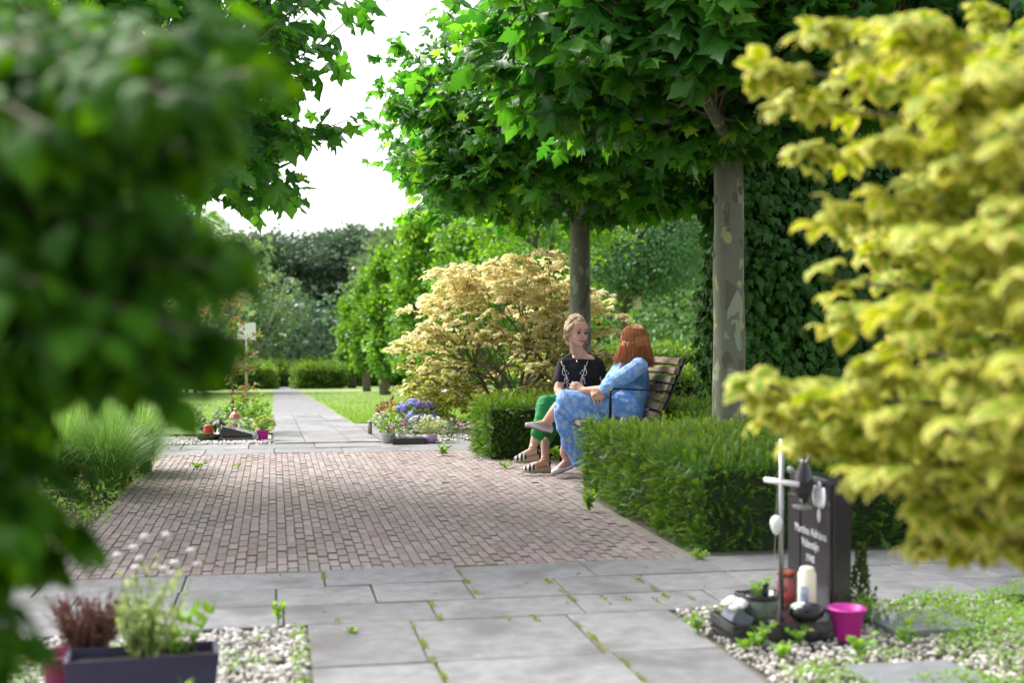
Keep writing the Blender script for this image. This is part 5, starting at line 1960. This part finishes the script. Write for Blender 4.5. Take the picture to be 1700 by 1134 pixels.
def text(parent, s, y, z, size, name='inscription'):
    c = bpy.data.curves.new(name, 'FONT')
    c.body = s
    c.size = size
    c.extrude = .0008
    c.align_x = 'CENTER'
    c.materials.append(M['letters'])
    tmp = bpy.data.objects.new('tmp_text', c)
    COL.objects.link(tmp)
    me = bpy.data.meshes.new_from_object(tmp.evaluated_get(bpy.context.evaluated_depsgraph_get()))
    bpy.data.objects.remove(tmp)
    o = bpy.data.objects.new(name, me)
    # text plane faces -X: local x -> -Y, local y -> Z
    m = Matrix(((0, 0, -1, HX - .0135), (-1, 0, 0, y), (0, 1, 0, z), (0, 0, 0, 1)))
    link(o, parent, m)
    return o


text(t, 'Martina Adriana', 4.475, .325, .044)
text(t, 'Valentijn', 4.475, .277, .044)
text(t, '1948', 4.475, .225, .04)
text(t, '2018', 4.475, .18, .04)
# silver relief on the stone: little figure with spread wings
em = MB()
for (dy, dz, w_, h_) in ((0, .0, .060, .055), (.034, .012, .05, .066), (-.034, .012, .05, .066), (.0, -.058, .030, .045), (0, .05, .034, .034)):
    em.ball((HX - .014, 4.395 + dy, .470 + dz), 1, 2, (.005, w_ * .5, h_ * .62))
em.build('silver_ornament', M['letters'], t, smooth=True)
bp = MB().box((1.775, 4.30, .035), (.41, .24, .07)).box((1.885, 4.583, .034), (.20, .32, .07)).build('grave_plinth', M['granite'], bevel=.004)
tag(bp, 'black stone plinth lying in front of the dark headstone', 'plinth')

# teardrop ornament on the step of the stone
dp = at(1334, 838, 4.72)
t = thing('teardrop_ornament', dp, 'dark grey teardrop ornament with chrome ring beside the cross', 'ornament')
MB().lathe([(.004, 0), (.014, .012), (.030, .035), (.037, .065), (.036, .09), (.028, .125), (.016, .155), (.007, .175)], dp, 20).build('drop', M['granite_face'], t, smooth=True)
rb = MB()
c0 = dp + Vector((0, 0, .178))
rb.tube([c0 + Vector((.022 * math.cos(a) * .5, -.022 * math.cos(a) * .9, .022 * math.sin(a))) for a in np.linspace(0, 6.283, 17)], .008, 8, cap=False)
rb.build('ring', M['chrome'], t, smooth=True)
MB().ball(at(1312, 780, 4.66), .014, 2).build('bead', M['chrome'], t, smooth=True)
MB().box(dp + Vector((-.01, -.01, -.008)), (.05, .07, .012)).build('bracket', M['chrome'], t, bevel=.002)

# steel cross
cb_ = onz(1298, 4.66, .07)
t = thing('steel_cross', cb_, 'slim stainless steel cross standing before the dark headstone', 'cross')
MB().tube([cb_, Vector((cb_.x, cb_.y, at(1298, 730, 4.66).z))], .0092, 12).build('post', M['chrome'], t, smooth=True)
z_ = at(1298, 801, 4.66).z
MB().tube([Vector((cb_.x - .045, cb_.y + .05, z_ + .004)), Vector((cb_.x + .045, cb_.y - .05, z_ - .004))], .0105, 12).build('crossbar', M['white_cer'], t, smooth=True)
hp_ = at(1289, 873, 4.62)
t = thing('hanging_egg', hp_, 'white ceramic drop hanging on a thin chain from the steel cross', 'ornament')
MB().lathe([(.002, -.036), (.010, -.03), (.019, -.012), (.0235, .008), (.021, .024), (.012, .034), (.003, .038)], hp_, 18).build('drop', M['white_cer'], t, smooth=True)
ch = MB()
for k_ in range(26):
    zc = hp_.z + .035 + k_ * (z_ - hp_.z - .04) / 25
    ch.ball((hp_.x + .006 * k_ / 25, hp_.y, zc), .0028, 1)
for k_ in range(30):
    ch.ball((hp_.x - .004 - .008 * k_ / 30, hp_.y, hp_.z - .035 - k_ * .0075), .0026, 1)
ch.build('chain', M['chrome'], t)


def pot_profile(r0, r1, h, th=.006):
    return [(r0 * .9, 0), (r0, .003), (r1, h), (r1 + .004, h), (r1 + .004, h - .012), (r1 + .002, h), (r1 - th, h), (r1 - th - .002, h * .8), (r0 * .5, h * .78)]


def jar(name, label, px, py, d, z0, r_, h, mat, cat, inner=None, innermat=None, lid=None):
    b = onz(px, d, z0)
    t = thing(name, b, label, cat)
    MB().lathe([(r_ * .9, 0), (r_, .004), (r_, h * .8), (r_ * .85, h * .9), (r_ * .88, h), (r_ * .8, h), (r_ * .8, h * .92), (r_ * .93, h * .78), (r_ * .93, .01), (r_ * .5, .008)], b, 20).build('glass_body', mat, t, smooth=True)
    if inner:
        MB().lathe([(r_ * .85, .010), (r_ * .85, h * inner), (r_ * .2, h * inner + .004)], b, 16).build('wax', innermat, t, smooth=True)
    if lid:
        MB().lathe([(r_ * .9, h + .001), (r_ * .98, h + .006), (r_ * .95, h + .018), (r_ * .4, h + .02)], b, 18).build('lid', lid, t, smooth=True)
    return t


jar('grave_light', 'red glass grave light with wax beside the tall candle', 1306, 0, 4.73, .07, .036, .112, M['red_glass'], 'grave light', .3, M['red_wax'], pbr('copper_lid', (.45, .14, .08), None, rough=.3, metal=.6))
cd = onz(1341, 4.58, .07)
t = thing('grave_candle', cd, 'tall cream candle with a small blue picture beside the red light', 'candle')
MB().lathe([(.031, 0), (.033, .004), (.033, .150), (.027, .156), (.027, .166), (.022, .172), (.006, .172)], cd, 22).build('wax', M['candle'], t, smooth=True)
pm_ = MB()
for k_ in range(5):
    a0, a1 = R(195 + k_ * 12), R(207 + k_ * 12)
    p0, p1 = [Vector((math.cos(a) * .0338, math.sin(a) * .0338, 0)) + cd for a in (a0, a1)]
    pm_.add([p0 + Vector((0, 0, .03)), p1 + Vector((0, 0, .03)), p1 + Vector((0, 0, .105)), p0 + Vector((0, 0, .105))], [(0, 1, 2, 3)])
pm_.build('picture', pbr('candle_print', (.10, .18, .42), (.62, .66, .74), 40, .5), t)
hb = onz(1340, 4.47, .07)
t = thing('stone_heart', hb, 'dark glossy stone with a white pebbled crust before the candle', 'ornament')
MB().lathe([(.012, 0), (.040, .004), (.062, .020), (.066, .034), (.058, .050), (.036, .062), (.008, .066)], hb, 22, 1, .8).build('stone', M['black_gloss'], t, smooth=True)
pc = MB()
random.seed(3)
for _ in range(60):
    a, q = random.uniform(0, 6.28), random.random() ** .5
    pc.ball(hb + Vector((math.cos(a) * q * .034 - .018, math.sin(a) * q * .026, .063 - q * q * .010)), .0065, 1)
pc.build('pebble_crust', M['white_cer'], t, smooth=True)

gb = onz(1264, 4.50, .07)
t = thing('glass_bowl', gb, 'glass bowl with dark rim planted with a small green plant', 'bowl')
MB().lathe([(.050, 0), (.056, .004), (.064, .085), (.059, .085), (.052, .008), (.02, .006)], gb, 22).build('bowl', glass('green_glass', (.62, .72, .60), .15), t, smooth=True)
MB().lathe([(.0655, .076), (.068, .078), (.069, .094), (.060, .094), (.060, .08)], gb, 22).build('rim', M['black_gloss'], t, smooth=True)
MB().lathe([(.04, .01), (.053, .012), (.056, .07), (.02, .075)], gb, 16).build('soil', M['soil'], t, smooth=True)
fg = onz(1272, 4.47, .158)
t = thing('bird_figurine', fg, 'tiny black figurine perched on the rim of the glass bowl', 'figurine')
MB().lathe([(.004, 0), (.013, .006), (.011, .02), (.007, .026), (.012, .034), (.012, .043), (.004, .05)], fg, 14).build('figure', M['black_gloss'], t, smooth=True)
rosette_plant('potted_greenery', gb + Vector((-.02, -.01, .075)), 120, .09, .07, .018, M['weed'], 'feathery green plant growing in the glass bowl', 'plant', stems=14)
wb = onz(1216, 4.47, .045)
t = thing('photo_stand', wb, 'tilted dark grey memorial block with a white cloth flower', 'ornament')
MB().box(wb + Vector((.02, .0, .04)), (.075, .11, .05), Matrix.Rotation(R(28), 3, 'Y')).build('block', pbr('grey_plastic', (.08, .09, .12), (.14, .16, .2), 8, .35), t, bevel=.005)
wf = MB()
for k_ in range(9):
    a = k_ * .7
    wf.ball(wb + Vector((.01 + .028 * math.cos(a), .0 + .035 * math.sin(a), .085 + .006 * (k_ % 3))), .022, 2, (1, 1, .45), Matrix.Rotation(a, 3, 'Z') @ Matrix.Rotation(.4, 3, 'Y'))
wf.build('cloth_flower', M['white_cer'], t, smooth=True)
mp_ = onz(1408, 4.48, .0)
t = thing('flower_pot', mp_, 'bright magenta plastic pot at the foot of the headstone', 'pot')
MB().lathe(pot_profile(.042, .064, .118), mp_, 26).build('pot', M['magenta'], t, smooth=True)
MB().lathe([(.03, .09), (.056, .095), (.01, .098)], mp_, 16).build('soil', M['soil'], t)
# little conifer standing behind the pot
cf = onz(1430, 4.80, 0)
t = thing('dwarf_conifer', cf, 'small upright dwarf conifer behind the magenta pot', 'plant')
MB().tube([cf, cf + Vector((0, 0, .26))], [.006, .002], 5).build('trunk', M['bark'], t)
n_ = 520
u = rng.random(n_)
a = rng.uniform(0, 6.283, n_)
rr_ = .035 * (1 - u) ** .7 + .006
loc = np.stack([cf.x + np.cos(a) * rr_ * rng.random(n_) ** .5 + np.where((u < .3), .03 * (rng.random(n_) < .5), 0), cf.y + np.sin(a) * rr_, .03 + u * .25], 1)
obj('crown', scatter('foliage', OVATE, loc, frames(np.stack([np.cos(a) * .5, np.sin(a) * .5, np.full(n_, 1.0)], 1), rng.normal(0, 1, (n_, 3))), rng.uniform(.012, .024, n_)), leafmat('conifer_needle', (.05, .09, .02), (.12, .17, .04), trans=.2), t, kind='stuff')
# crystal drops on a wire
cw = onz(1462, 4.35, .0)
t = thing('crystal_string', cw, 'string of glass drops glittering right of the magenta pot', 'ornament')
MB().tube([cw, cw + Vector((-.03, 0, .11)), cw + Vector((-.01, 0, .14))], .0015, 5).build('wire', M['chrome'], t)
for k_, (px, py) in enumerate(((1460, 997), (1469, 1004), (1462, 1012), (1475, 1018), (1483, 1016), (1487, 1024), (1480, 1028), (1466, 1024))):
    MB().lathe([(.001, -.014), (.006, -.006), (.006, .002), (.001, .012)], at(px, py, 4.32), 7).build('glass_drop', M['glass'], t)
# broad leaved weeds and clover mat round the grave
random.seed(15)
rng = np.random.default_rng(15)
def mat_plant(label, pts, leaf, mat, name='clover_mat', tm=OVATE_FLAT, h=.05):
    loc = np.array(pts)
    N = len(loc)
    tip = rng.normal(0, 1, (N, 3)); tip[:, 2] = rng.uniform(-.2, .6, N)
    o = obj(name, scatter(name, tm, loc, frames(tip, rng.normal(0, .4, (N, 3)) + [0, 0, 1]), rng.uniform(.6, 1.2, N) * leaf), mat, kind='stuff', label=label)
    return o
pts = []
for _ in range(20000):
    x, y = random.uniform(1.56, 3.5), random.uniform(3.0, 4.74)
    d_ = .62 * noise.noise(Vector((x * 2.6, y * 2.6, 1))) + .25 * noise.noise(Vector((x * 8, y * 8, 5))) + .40 * (x - 1.95) - (.1 if y > 4.0 and x < 2.05 else 0)
    if d_ > random.uniform(-.12, .35) and not (1.55 < x < 2.1 and 4.05 < y < 4.75):
        hh = .014 + max(0, d_) * .16
        pts.append((x, y, random.random() ** .6 * hh))
mat_plant('mat of bright green clover-like weeds spreading over the grave gravel', pts, .017, M['weed'])
for i, (px, py, hh) in enumerate(((1160, 1055, .09), (1195, 1048, .10), (1240, 1085, .07), (1262, 1078, .08), (1350, 1062, .07), (1330, 1075, .06), (1430, 1040, .14), (1432, 1105, .10), (1500, 1075, .09), (1300, 1098, .06))):
    rosette_plant('leafy_weed', gnd(px, py), 34, hh, .05, .036, M['weed'], ('leafy weed at the slab corner left of the grave', 'broad leaved weed beside the grey memorial block', 'low weed on the slab edge before the plinth', 'rounded weed just left of the grave plinth', 'sprig of weed in front of the dark plinth', 'low sprig before the glossy stone', 'tall sprig right against the magenta pot',
                                                                      'pointed leaf weed in the gravel below the magenta pot', 'weed clump in the gravel right of the grave', 'flat weed in the white gravel before the plinth')[i], stems=6, group='weeds around the grave')
fs = MB().box((2.35, 4.32, .012), (.34, .30, .03)).build('stepping_stone', pbr('grey_stone', (.16, .17, .19), (.22, .23, .25), 20, .8, .3), bevel=.006)
tag(fs, 'flat grey stone in the gravel at the right edge', 'stone')
fs = MB().box((1.98, 3.62, .012), (.36, .34, .03)).build('stepping_stone', pbr('grey_stone_b', (.15, .16, .17), (.21, .22, .23), 20, .8, .3), bevel=.006)
tag(fs, 'flat grey stone in the gravel at the bottom edge', 'stone')

# ================================================================== planters at the lower left
random.seed(16)
rng = np.random.default_rng(16)
tb = onz(236, 3.42, 0)
t = thing('planter_trough', tb, 'dark navy trough planter in the white gravel at the lower left', 'planter')
w2, d2, h2_ = .20, .075, .235
tv = []
for z, s_ in ((0, .86), (h2_, 1.0), (h2_, .93), (h2_ - .03, .90)):
    for x, y in ((-1, -1), (1, -1), (1, 1), (-1, 1)):
        tv.append(tb + Matrix.Rotation(-YAW * .9 + R(14), 3, 'Z') @ Vector((x * w2 * s_, y * d2 * s_, z)))
tf = [(3, 2, 1, 0)] + [(a + k_, a + (k_ + 1) % 4, a + 4 + (k_ + 1) % 4, a + 4 + k_) for a in (0, 4, 8) for k_ in range(4)] + [(12, 13, 14, 15)]
MB().add(tv, tf).build('trough', M['navy'], t, bevel=.006)
MB().add([tb + Matrix.Rotation(-YAW * .9 + R(14), 3, 'Z') @ Vector((x * w2 * .9, y * d2 * .9, h2_ - .026)) for x, y in ((-1, -1), (1, -1), (1, 1), (-1, 1))], [(0, 1, 2, 3)]).build('soil', M['soil'], t)


def stalk_plant(name, label, base, n, h, spread, leafsz, mat, cat='plant', heads=None, headmat=None, head_r=.011, tm=OVATE, per=7, group=None):
    t = thing(name, base, label, cat, group)
    base = Vector(base)
    st = MB()
    L_, T_ = [], []
    ends = []
    targets = heads or []
    for i in range(n):
        if i < len(targets):
            e = Vector(targets[i])
        else:
            a = random.uniform(0, 6.28); q = random.random() ** .6
            e = base + Vector((math.cos(a) * spread * q, math.sin(a) * spread * q, h * random.uniform(.5, 1)))
        ends.append(e)
        s_ = base + Vector((random.gauss(0, .02), random.gauss(0, .02), 0))
        P_, r_ = limb(s_, e, .0022, .0011, .08, 5)
        st.tube(P_, r_, 4, cap=False)
        for k_ in range(per):
            u = random.uniform(.1, .85); f = u * 5; j = min(4, int(f))
            L_.append(P_[j].lerp(P_[j + 1], f - j))
            a = random.uniform(0, 6.28)
            T_.append((math.cos(a) * .7, math.sin(a) * .7, random.uniform(.2, 1)))
    st.build('stalk', mat, t)
    L_, T_ = np.array(L_), np.array(T_)
    N = len(L_)
    obj('foliage', scatter('foliage', tm, L_, frames(T_, rng.normal(0, .5, (N, 3)) + [0, 0, 1]), rng.uniform(.6, 1.2, N) * leafsz), mat, t, kind='stuff')
    for e in targets:
        f = MB()
        for k_ in range(7):
            a = k_ * 2.4
            f.ball(Vector(e) + Vector((math.cos(a) * head_r * .6, math.sin(a) * head_r * .6, head_r * .25 * (k_ % 3))), head_r * .62, 1)
        f.build('flower_head', headmat, t, smooth=True)
    return t


M['pale_stem'] = leafmat('pale_stem', (.22, .32, .10), (.36, .44, .18), trans=.35, rough=.6)
M['pink_white'] = pbr('pink_white_petal', (.74, .64, .72), (.82, .76, .80), 60, .6)
M['dry'] = leafmat('dry_heather', (.10, .045, .035), (.20, .10, .07), trans=.2, rough=.8)
heads = [at(px, py, d) for px, py, d in ((240, 893, 3.5), (276, 890, 3.5), (222, 911, 3.45), (232, 929, 3.5), (317, 916, 3.55), (327, 939, 3.55), (271, 946, 3.5), (195, 924, 3.45), (290, 936, 3.6), (283, 955, 3.5), (225, 945, 3.5))]
stalk_plant('flowering_plant', 'pale stalky plant with pink-white flower heads in the navy trough', onz(240, 3.44, .21), 60, .22, .10, .03, M['pale_stem'], 'plant', heads, M['pink_white'], .0105, DROOP, 10)
bpot = onz(112, 3.55, 0)
t = thing('flower_pot', bpot, 'burgundy pot behind the left end of the navy trough', 'pot')
MB().lathe(pot_profile(.055, .072, .20), bpot, 24).build('pot', M['burgundy'], t, smooth=True)
MB().lathe([(.03, .17), (.064, .175), (.01, .178)], bpot, 16).build('soil', M['soil'], t)
stalk_plant('dry_heather', 'dried brown heather in the burgundy pot', onz(145, 3.52, .18), 170, .20, .12, .016, M['dry'], 'plant', per=14)
stalk_plant('leafy_sprig', 'fresh green sprig with broad leaves at the right end of the trough', onz(300, 3.5, .2), 7, .17, .12, .05, M['weed'], 'plant', [], None, tm=DROOP, per=5)
stalk_plant('leafy_sprig', 'young leafy shoots in front of the navy trough', onz(300, 3.1, 0), 9, .26, .09, .045, M['weed'], 'plant', [], None, tm=DROOP, per=8)
sb = onz(68, 3.05, 0)
t = thing('metal_bowl', sb, 'shiny steel bowl at the bottom left corner', 'bowl')
MB().lathe([(.03, .12), (.05, .125), (.068, .19), (.072, .213), (.066, .213), (.06, .19), (.03, .14)], sb, 24).build('bowl', M['chrome'], t, smooth=True)
MB().lathe([(.035, 0), (.04, .004), (.03, .02), (.03, .12)], sb, 16).build('foot', M['chrome'], t, smooth=True)
pts = []
for _ in range(11000):
    x, y = random.uniform(-1.4, .11), random.uniform(2.8, 4.74)
    d_ = .7 * noise.noise(Vector((x * 3.1, y * 3.1, 21))) + .3 * noise.noise(Vector((x * 9, y * 9, 5)))
    if d_ > random.uniform(.0, .5) or (x > .05 and random.random() < .5):
        pts.append((x, y, random.random() * .025))
mat_plant('small green weeds among the white gravel at the lower left', pts, .020, M['weed'], 'gravel_weeds')

# ================================================================== grave left of the lawn path
random.seed(17)
rng = np.random.default_rng(17)
M['copper'] = pbr('copper', (.50, .22, .13), (.58, .30, .20), 20, .4, metal=.6)
def box_thing(name, label, cat, px, d, w_, dp_, h, mat, part, z0=.03, rz=0, tilt=0):
    b = gpt(px, d)
    t = thing(name, b, label, cat)
    MB().box(b + Vector((0, 0, z0 + h / 2)), (w_, dp_, h), Matrix.Rotation(rz, 3, 'Z') @ Matrix.Rotation(tilt, 3, 'X')).build(part, mat, t, bevel=.004)
    return t


box_thing('grave_slab', 'flat dark slab under the slanted memorial left of the path', 'slab', 392, 12.35, .34, .22, .045, M['granite'], 'slab', .0)
b = gpt(398, 12.5)
t = thing('slanted_memorial', b, 'slanted dark grey memorial stone before the copper lantern', 'headstone')
MB().add([b + Vector(p) for p in ((-.17, -.12, .05), (.17, -.12, .05), (.17, .12, .05), (-.17, .12, .05), (-.17, -.12, .155), (.17, -.12, .065), (.17, .12, .075), (-.17, .12, .165))], [(3, 2, 1, 0), (4, 5, 6, 7), (0, 1, 5, 4), (1, 2, 6, 5), (2, 3, 7, 6), (3, 0, 4, 7)]).build('stone', M['granite_face'], t, bevel=.004)
b = gpt(390, 12.75)
t = thing('copper_lantern', b, 'copper lantern with peaked cap left of the path', 'lantern')
MB().lathe([(.055, .10), (.058, .11), (.058, .12), (.03, .121)], b, 10).build('base', M['copper'], t)
MB().lathe([(.046, .12), (.048, .21), (.04, .211)], b, 10).build('pane', M['glass'], t)
MB().lathe([(.056, .212), (.058, .225), (.042, .262), (.020, .28), (.014, .295), (.018, .31), (.004, .318)], b, 10).build('cap', M['copper'], t)
MB().lathe([(.05, 0), (.05, .10), (.01, .10)], b, 10).build('stand', M['granite'], t)
MB().lathe([(.018, .122), (.018, .16), (.004, .165)], b, 8).build('candle', M['red_wax'], t)
b = gpt(346, 12.3)
t = thing('black_tray', b, 'shallow black tray with a red grave light', 'tray')
MB().lathe([(.07, .02), (.10, .03), (.125, .085), (.115, .085), (.09, .04), (.02, .035)], b, 20, 1, .7).build('tray', M['black_gloss'], t, smooth=True)
b = gpt(345, 12.36)
t = thing('red_grave_light', b + Vector((0, 0, .04)), 'red grave light standing in the black tray', 'grave light')
MB().lathe([(.04, .04), (.05, .05), (.045, .13), (.04, .135), (.045, .15), (.038, .165), (.01, .17)], b, 14).build('cup', M['red_wax'], t, smooth=True)
b = gpt(364, 12.55)
t = thing('dark_lantern', b, 'small dark lantern with white candle beside the red light', 'lantern')
for sx_, sy_ in ((-1, -1), (1, -1), (1, 1), (-1, 1)):
    MB().box(b + Vector((sx_ * .04, sy_ * .04, .09)), (.012, .012, .15)).build('post', M['steel_dark'], t)
MB().box(b + Vector((0, 0, .008)), (.10, .10, .014)).build('base', M['steel_dark'], t)
MB().lathe([(.075, .165), (.06, .18), (.012, .215), (.004, .23)], b, 8).build('roof', M['steel_dark'], t)
MB().lathe([(.026, .016), (.026, .12), (.006, .124)], b, 12).build('candle', M['white_cer'], t, smooth=True)
jar('glass_jar', 'little clear jar at the right end of the dark slab', 424, 0, 12.3, .0, .028, .075, M['glass'], 'jar')
b = gpt(436, 12.35)
t = thing('flower_pot', b, 'pink pot with yellow flowers at the edge of the lawn path', 'pot')
MB().lathe(pot_profile(.044, .062, .115), b, 20).build('pot', M['magenta'], t, smooth=True)


def bloom(name, label, px, d, z0, h, spread, leaf, mat, headmat, nhead, hr, n=260, cat='flowers', heads=None, sq=.8):
    b = gpt(px, d)
    t = thing(name, b + Vector((0, 0, z0)), label, cat)
    loc, tip = [], []
    st = MB()
    for i in range(n):
        v = Vector((random.gauss(0, 1), random.gauss(0, 1), random.gauss(0, 1))).normalized() * random.random() ** .35
        p = b + Vector((v.x * spread, v.y * spread * sq, z0 + h * .5 + v.z * h * .5))
        loc.append(p); tip.append((v.x, v.y, v.z * .6 + .2))
        if i % 12 == 0:
            st.tube([b + Vector((0, 0, z0)), p], [.003, .0015], 4, cap=False)
    st.build('stem', mat, t)
    N = len(loc)
    obj('foliage', scatter('foliage', OVATE, np.array(loc), frames(np.array(tip), rng.normal(0, .5, (N, 3)) + [0, 0, 1]), rng.uniform(.6, 1.2, N) * leaf), mat, t, kind='stuff')
    for i in range(nhead):
        a = random.uniform(0, 6.28); e_ = random.uniform(-.1, 1)
        c = math.sqrt(max(0, 1 - e_ * e_))
        p = b + Vector((math.cos(a) * c * spread * .98, math.sin(a) * c * spread * sq, z0 + h * .5 + e_ * h * .52))
        hm = headmat[i % len(headmat)] if isinstance(headmat, (list, tuple)) else headmat
        f = MB()
        for k_ in range(7):
            q = Vector((random.gauss(0, 1), random.gauss(0, 1), random.gauss(.3, .7))).normalized()
            f.ball(p + q * hr * .55, hr * .55, 1)
        f.build('flower_head', hm, t)
    return t


M['yellow_petal'] = pbr('yellow_petal', (.62, .54, .16), (.70, .62, .28), 40, .7)
M['white_petal'] = pbr('white_petal', (.74, .74, .70), None, rough=.7)
M['blue_petal'] = pbr('blue_petal', (.20, .24, .62), (.34, .38, .74), 30, .7)
M['violet_petal'] = pbr('violet_petal', (.24, .14, .52), (.36, .22, .62), 30, .7)
M['pink_petal'] = pbr('pink_petal', (.72, .16, .36), (.80, .34, .50), 40, .6)
M['wine_petal'] = pbr('wine_petal', (.40, .03, .14), None, rough=.7)
M['brown_leaf'] = leafmat('brown_leaf', (.20, .09, .04), (.34, .18, .08), trans=.25)
bloom('yellow_mums', 'yellow chrysanthemums growing in the pink pot', 438, 12.35, .09, .15, .105, .030, M['hornbeam'], M['yellow_petal'], 46, .016)
bloom('white_flowers', 'white flowers behind the copper lantern', 405, 13.0, .06, .14, .13, .035, M['hornbeam'], M['white_petal'], 18, .020)
rosette_plant('green_shrub', gpt(412, 13.9), 420, .42, .3, .06, M['hornbeam'], 'light green leafy shrub behind the white flowers', 'shrub', stems=34)
rosette_plant('green_shrub', gpt(440, 13.5), 260, .30, .17, .05, M['hornbeam'], 'small green shrub at the lawn path edge behind the yellow mums', 'shrub', stems=24)
rosette_plant('green_shrub', gpt(345, 13.6), 420, .3, .45, .06, M['far_mid'], 'dark low shrub behind the red grave light', 'shrub', stems=34)

# ================================================================== grave right of the lawn path
random.seed(18)
rng = np.random.default_rng(18)
b = gpt(614, 13.6)
t = thing('steel_bollard', b, 'short steel cylinder at the corner of the flower grave', 'bollard')
MB().lathe([(.024, 0), (.024, .125), (.020, .13), (.004, .131)], b, 14).build('tube', pbr('dull_steel', (.30, .27, .24), (.36, .33, .30), 20, .35, metal=.8), t, smooth=True)
MB().lathe([(.026, .131), (.026, .15), (.004, .152)], b, 14).build('cap', M['chrome'], t, smooth=True)
b = gpt(677, 11.95)
t = thing('grave_slab', b, 'low dark kerb slab at the front of the flower grave', 'slab')
MB().box(b + Vector((0, 0, .03)), (.31, .20, .06)).build('slab', M['granite'], t, bevel=.004)
b = gpt(644, 12.05)
t = thing('basket_planter', b, 'pale wicker planter at the left front of the flower grave', 'planter')
MB().lathe([(.06, 0), (.065, .005), (.075, .08), (.078, .092), (.07, .094), (.06, .06), (.02, .058)], b, 20).build('basket', pbr('pale_wicker', (.42, .40, .38), (.62, .60, .57), 60, .8, .6, 120), t, smooth=True)
bloom('white_flowers', 'green plant with white blossoms in the pale wicker planter', 645, 12.1, .08, .18, .13, .04, M['hornbeam'], M['white_petal'], 30, .014, 220)
bloom('white_flowers', 'spray of white starry flowers beside the steel cylinder', 634, 12.9, .10, .16, .11, .03, M['pale_stem'], M['white_petal'], 40, .013, 90)
bloom('brown_plant', 'reddish brown leaved plant behind the white flowers', 648, 13.9, .02, .36, .16, .05, M['brown_leaf'], M['wine_petal'], 6, .014, 220, 'plant')
hy = bloom('hydrangea', 'hydrangea with blue and violet flower heads on the right grave', 692, 13.4, .0, .34, .22, .075, M['far_mid'], [M['blue_petal'], M['blue_petal'], M['violet_petal']], 13, .055, 240, 'hydrangea')
bloom('pink_roses', 'pink roses beside the glass jar on the flower grave', 664, 12.3, .05, .14, .075, .03, M['hornbeam'], [M['pink_petal'], M['pink_petal'], M['white_petal']], 12, .028, 60)
jar('glass_jar', 'round clear jar among the pink roses', 666, 0, 12.15, .0, .042, .09, M['glass'], 'jar')
b = gpt(714, 12.0)
t = thing('flower_pot', b, 'lilac pot with pale trailing flowers on the right grave', 'pot')
MB().lathe([(.04, 0), (.055, .01), (.066, .045), (.058, .085), (.052, .085), (.05, .06), (.02, .058)], b, 20).build('pot', pbr('lilac_glaze', (.42, .26, .48), (.48, .34, .54), 10, .4), t, smooth=True)
bloom('trailing_flowers', 'pale green trailing plant with dots of wine red flowers', 716, 12.1, .07, .15, .17, .028, M['pale_stem'], [M['wine_petal'], M['pink_petal'], M['white_petal']], 26, .011, 420)
bloom('white_flowers', 'white blossoms behind the trailing plant', 706, 12.9, .10, .12, .17, .03, M['hornbeam'], M['white_petal'], 30, .020, 120)
bloom('mixed_flowers', 'small dark and pink flowers next to the yew hedge block', 748, 12.6, .0, .20, .16, .03, M['far_mid'], [M['pink_petal'], M['white_petal'], M['wine_petal']], 24, .016, 160)
b = gpt(734, 13.0)
t = thing('blue_box', b, 'blue box standing among the flowers of the right grave', 'box')
MB().box(b + Vector((0, 0, .12)), (.14, .10, .07)).build('box', pbr('blue_paint', (.05, .10, .30), (.10, .16, .38), 12, .5), t, bevel=.004)
b = gpt(724, 16.9)
t = thing('wooden_post', b, 'dark brown square post on a grey base under the pale bench', 'post')
MB().box(b + Vector((0, 0, .19)), (.11, .11, .34)).build('post', M['bark'], t, bevel=.004)
MB().box(b + Vector((0, 0, .015)), (.42, .30, .05)).build('base', M['kerb'], t, bevel=.004)

# white sign on a post
b = gpt(409, 20)
t = thing('white_sign', b, 'blank white sign board on a slim post beside the coppery shrub', 'sign')
zt, zb_ = at(408, 536, 20).z, at(408, 564, 20).z
MB().box(Vector((b.x, b.y, (zt + zb_) / 2)), (.29, .018, zt - zb_)).build('board', M['white_cer'], t, bevel=.004)
MB().tube([b + Vector((0, .02, 0)), Vector((b.x, b.y + .02, zb_ + .15))], .018, 8).build('post', M['chrome'], t, smooth=True)

bpy.context.view_layer.update()
print('objects', len(bpy.data.objects), 'tris', sum(len(m.polygons) for m in bpy.data.meshes))
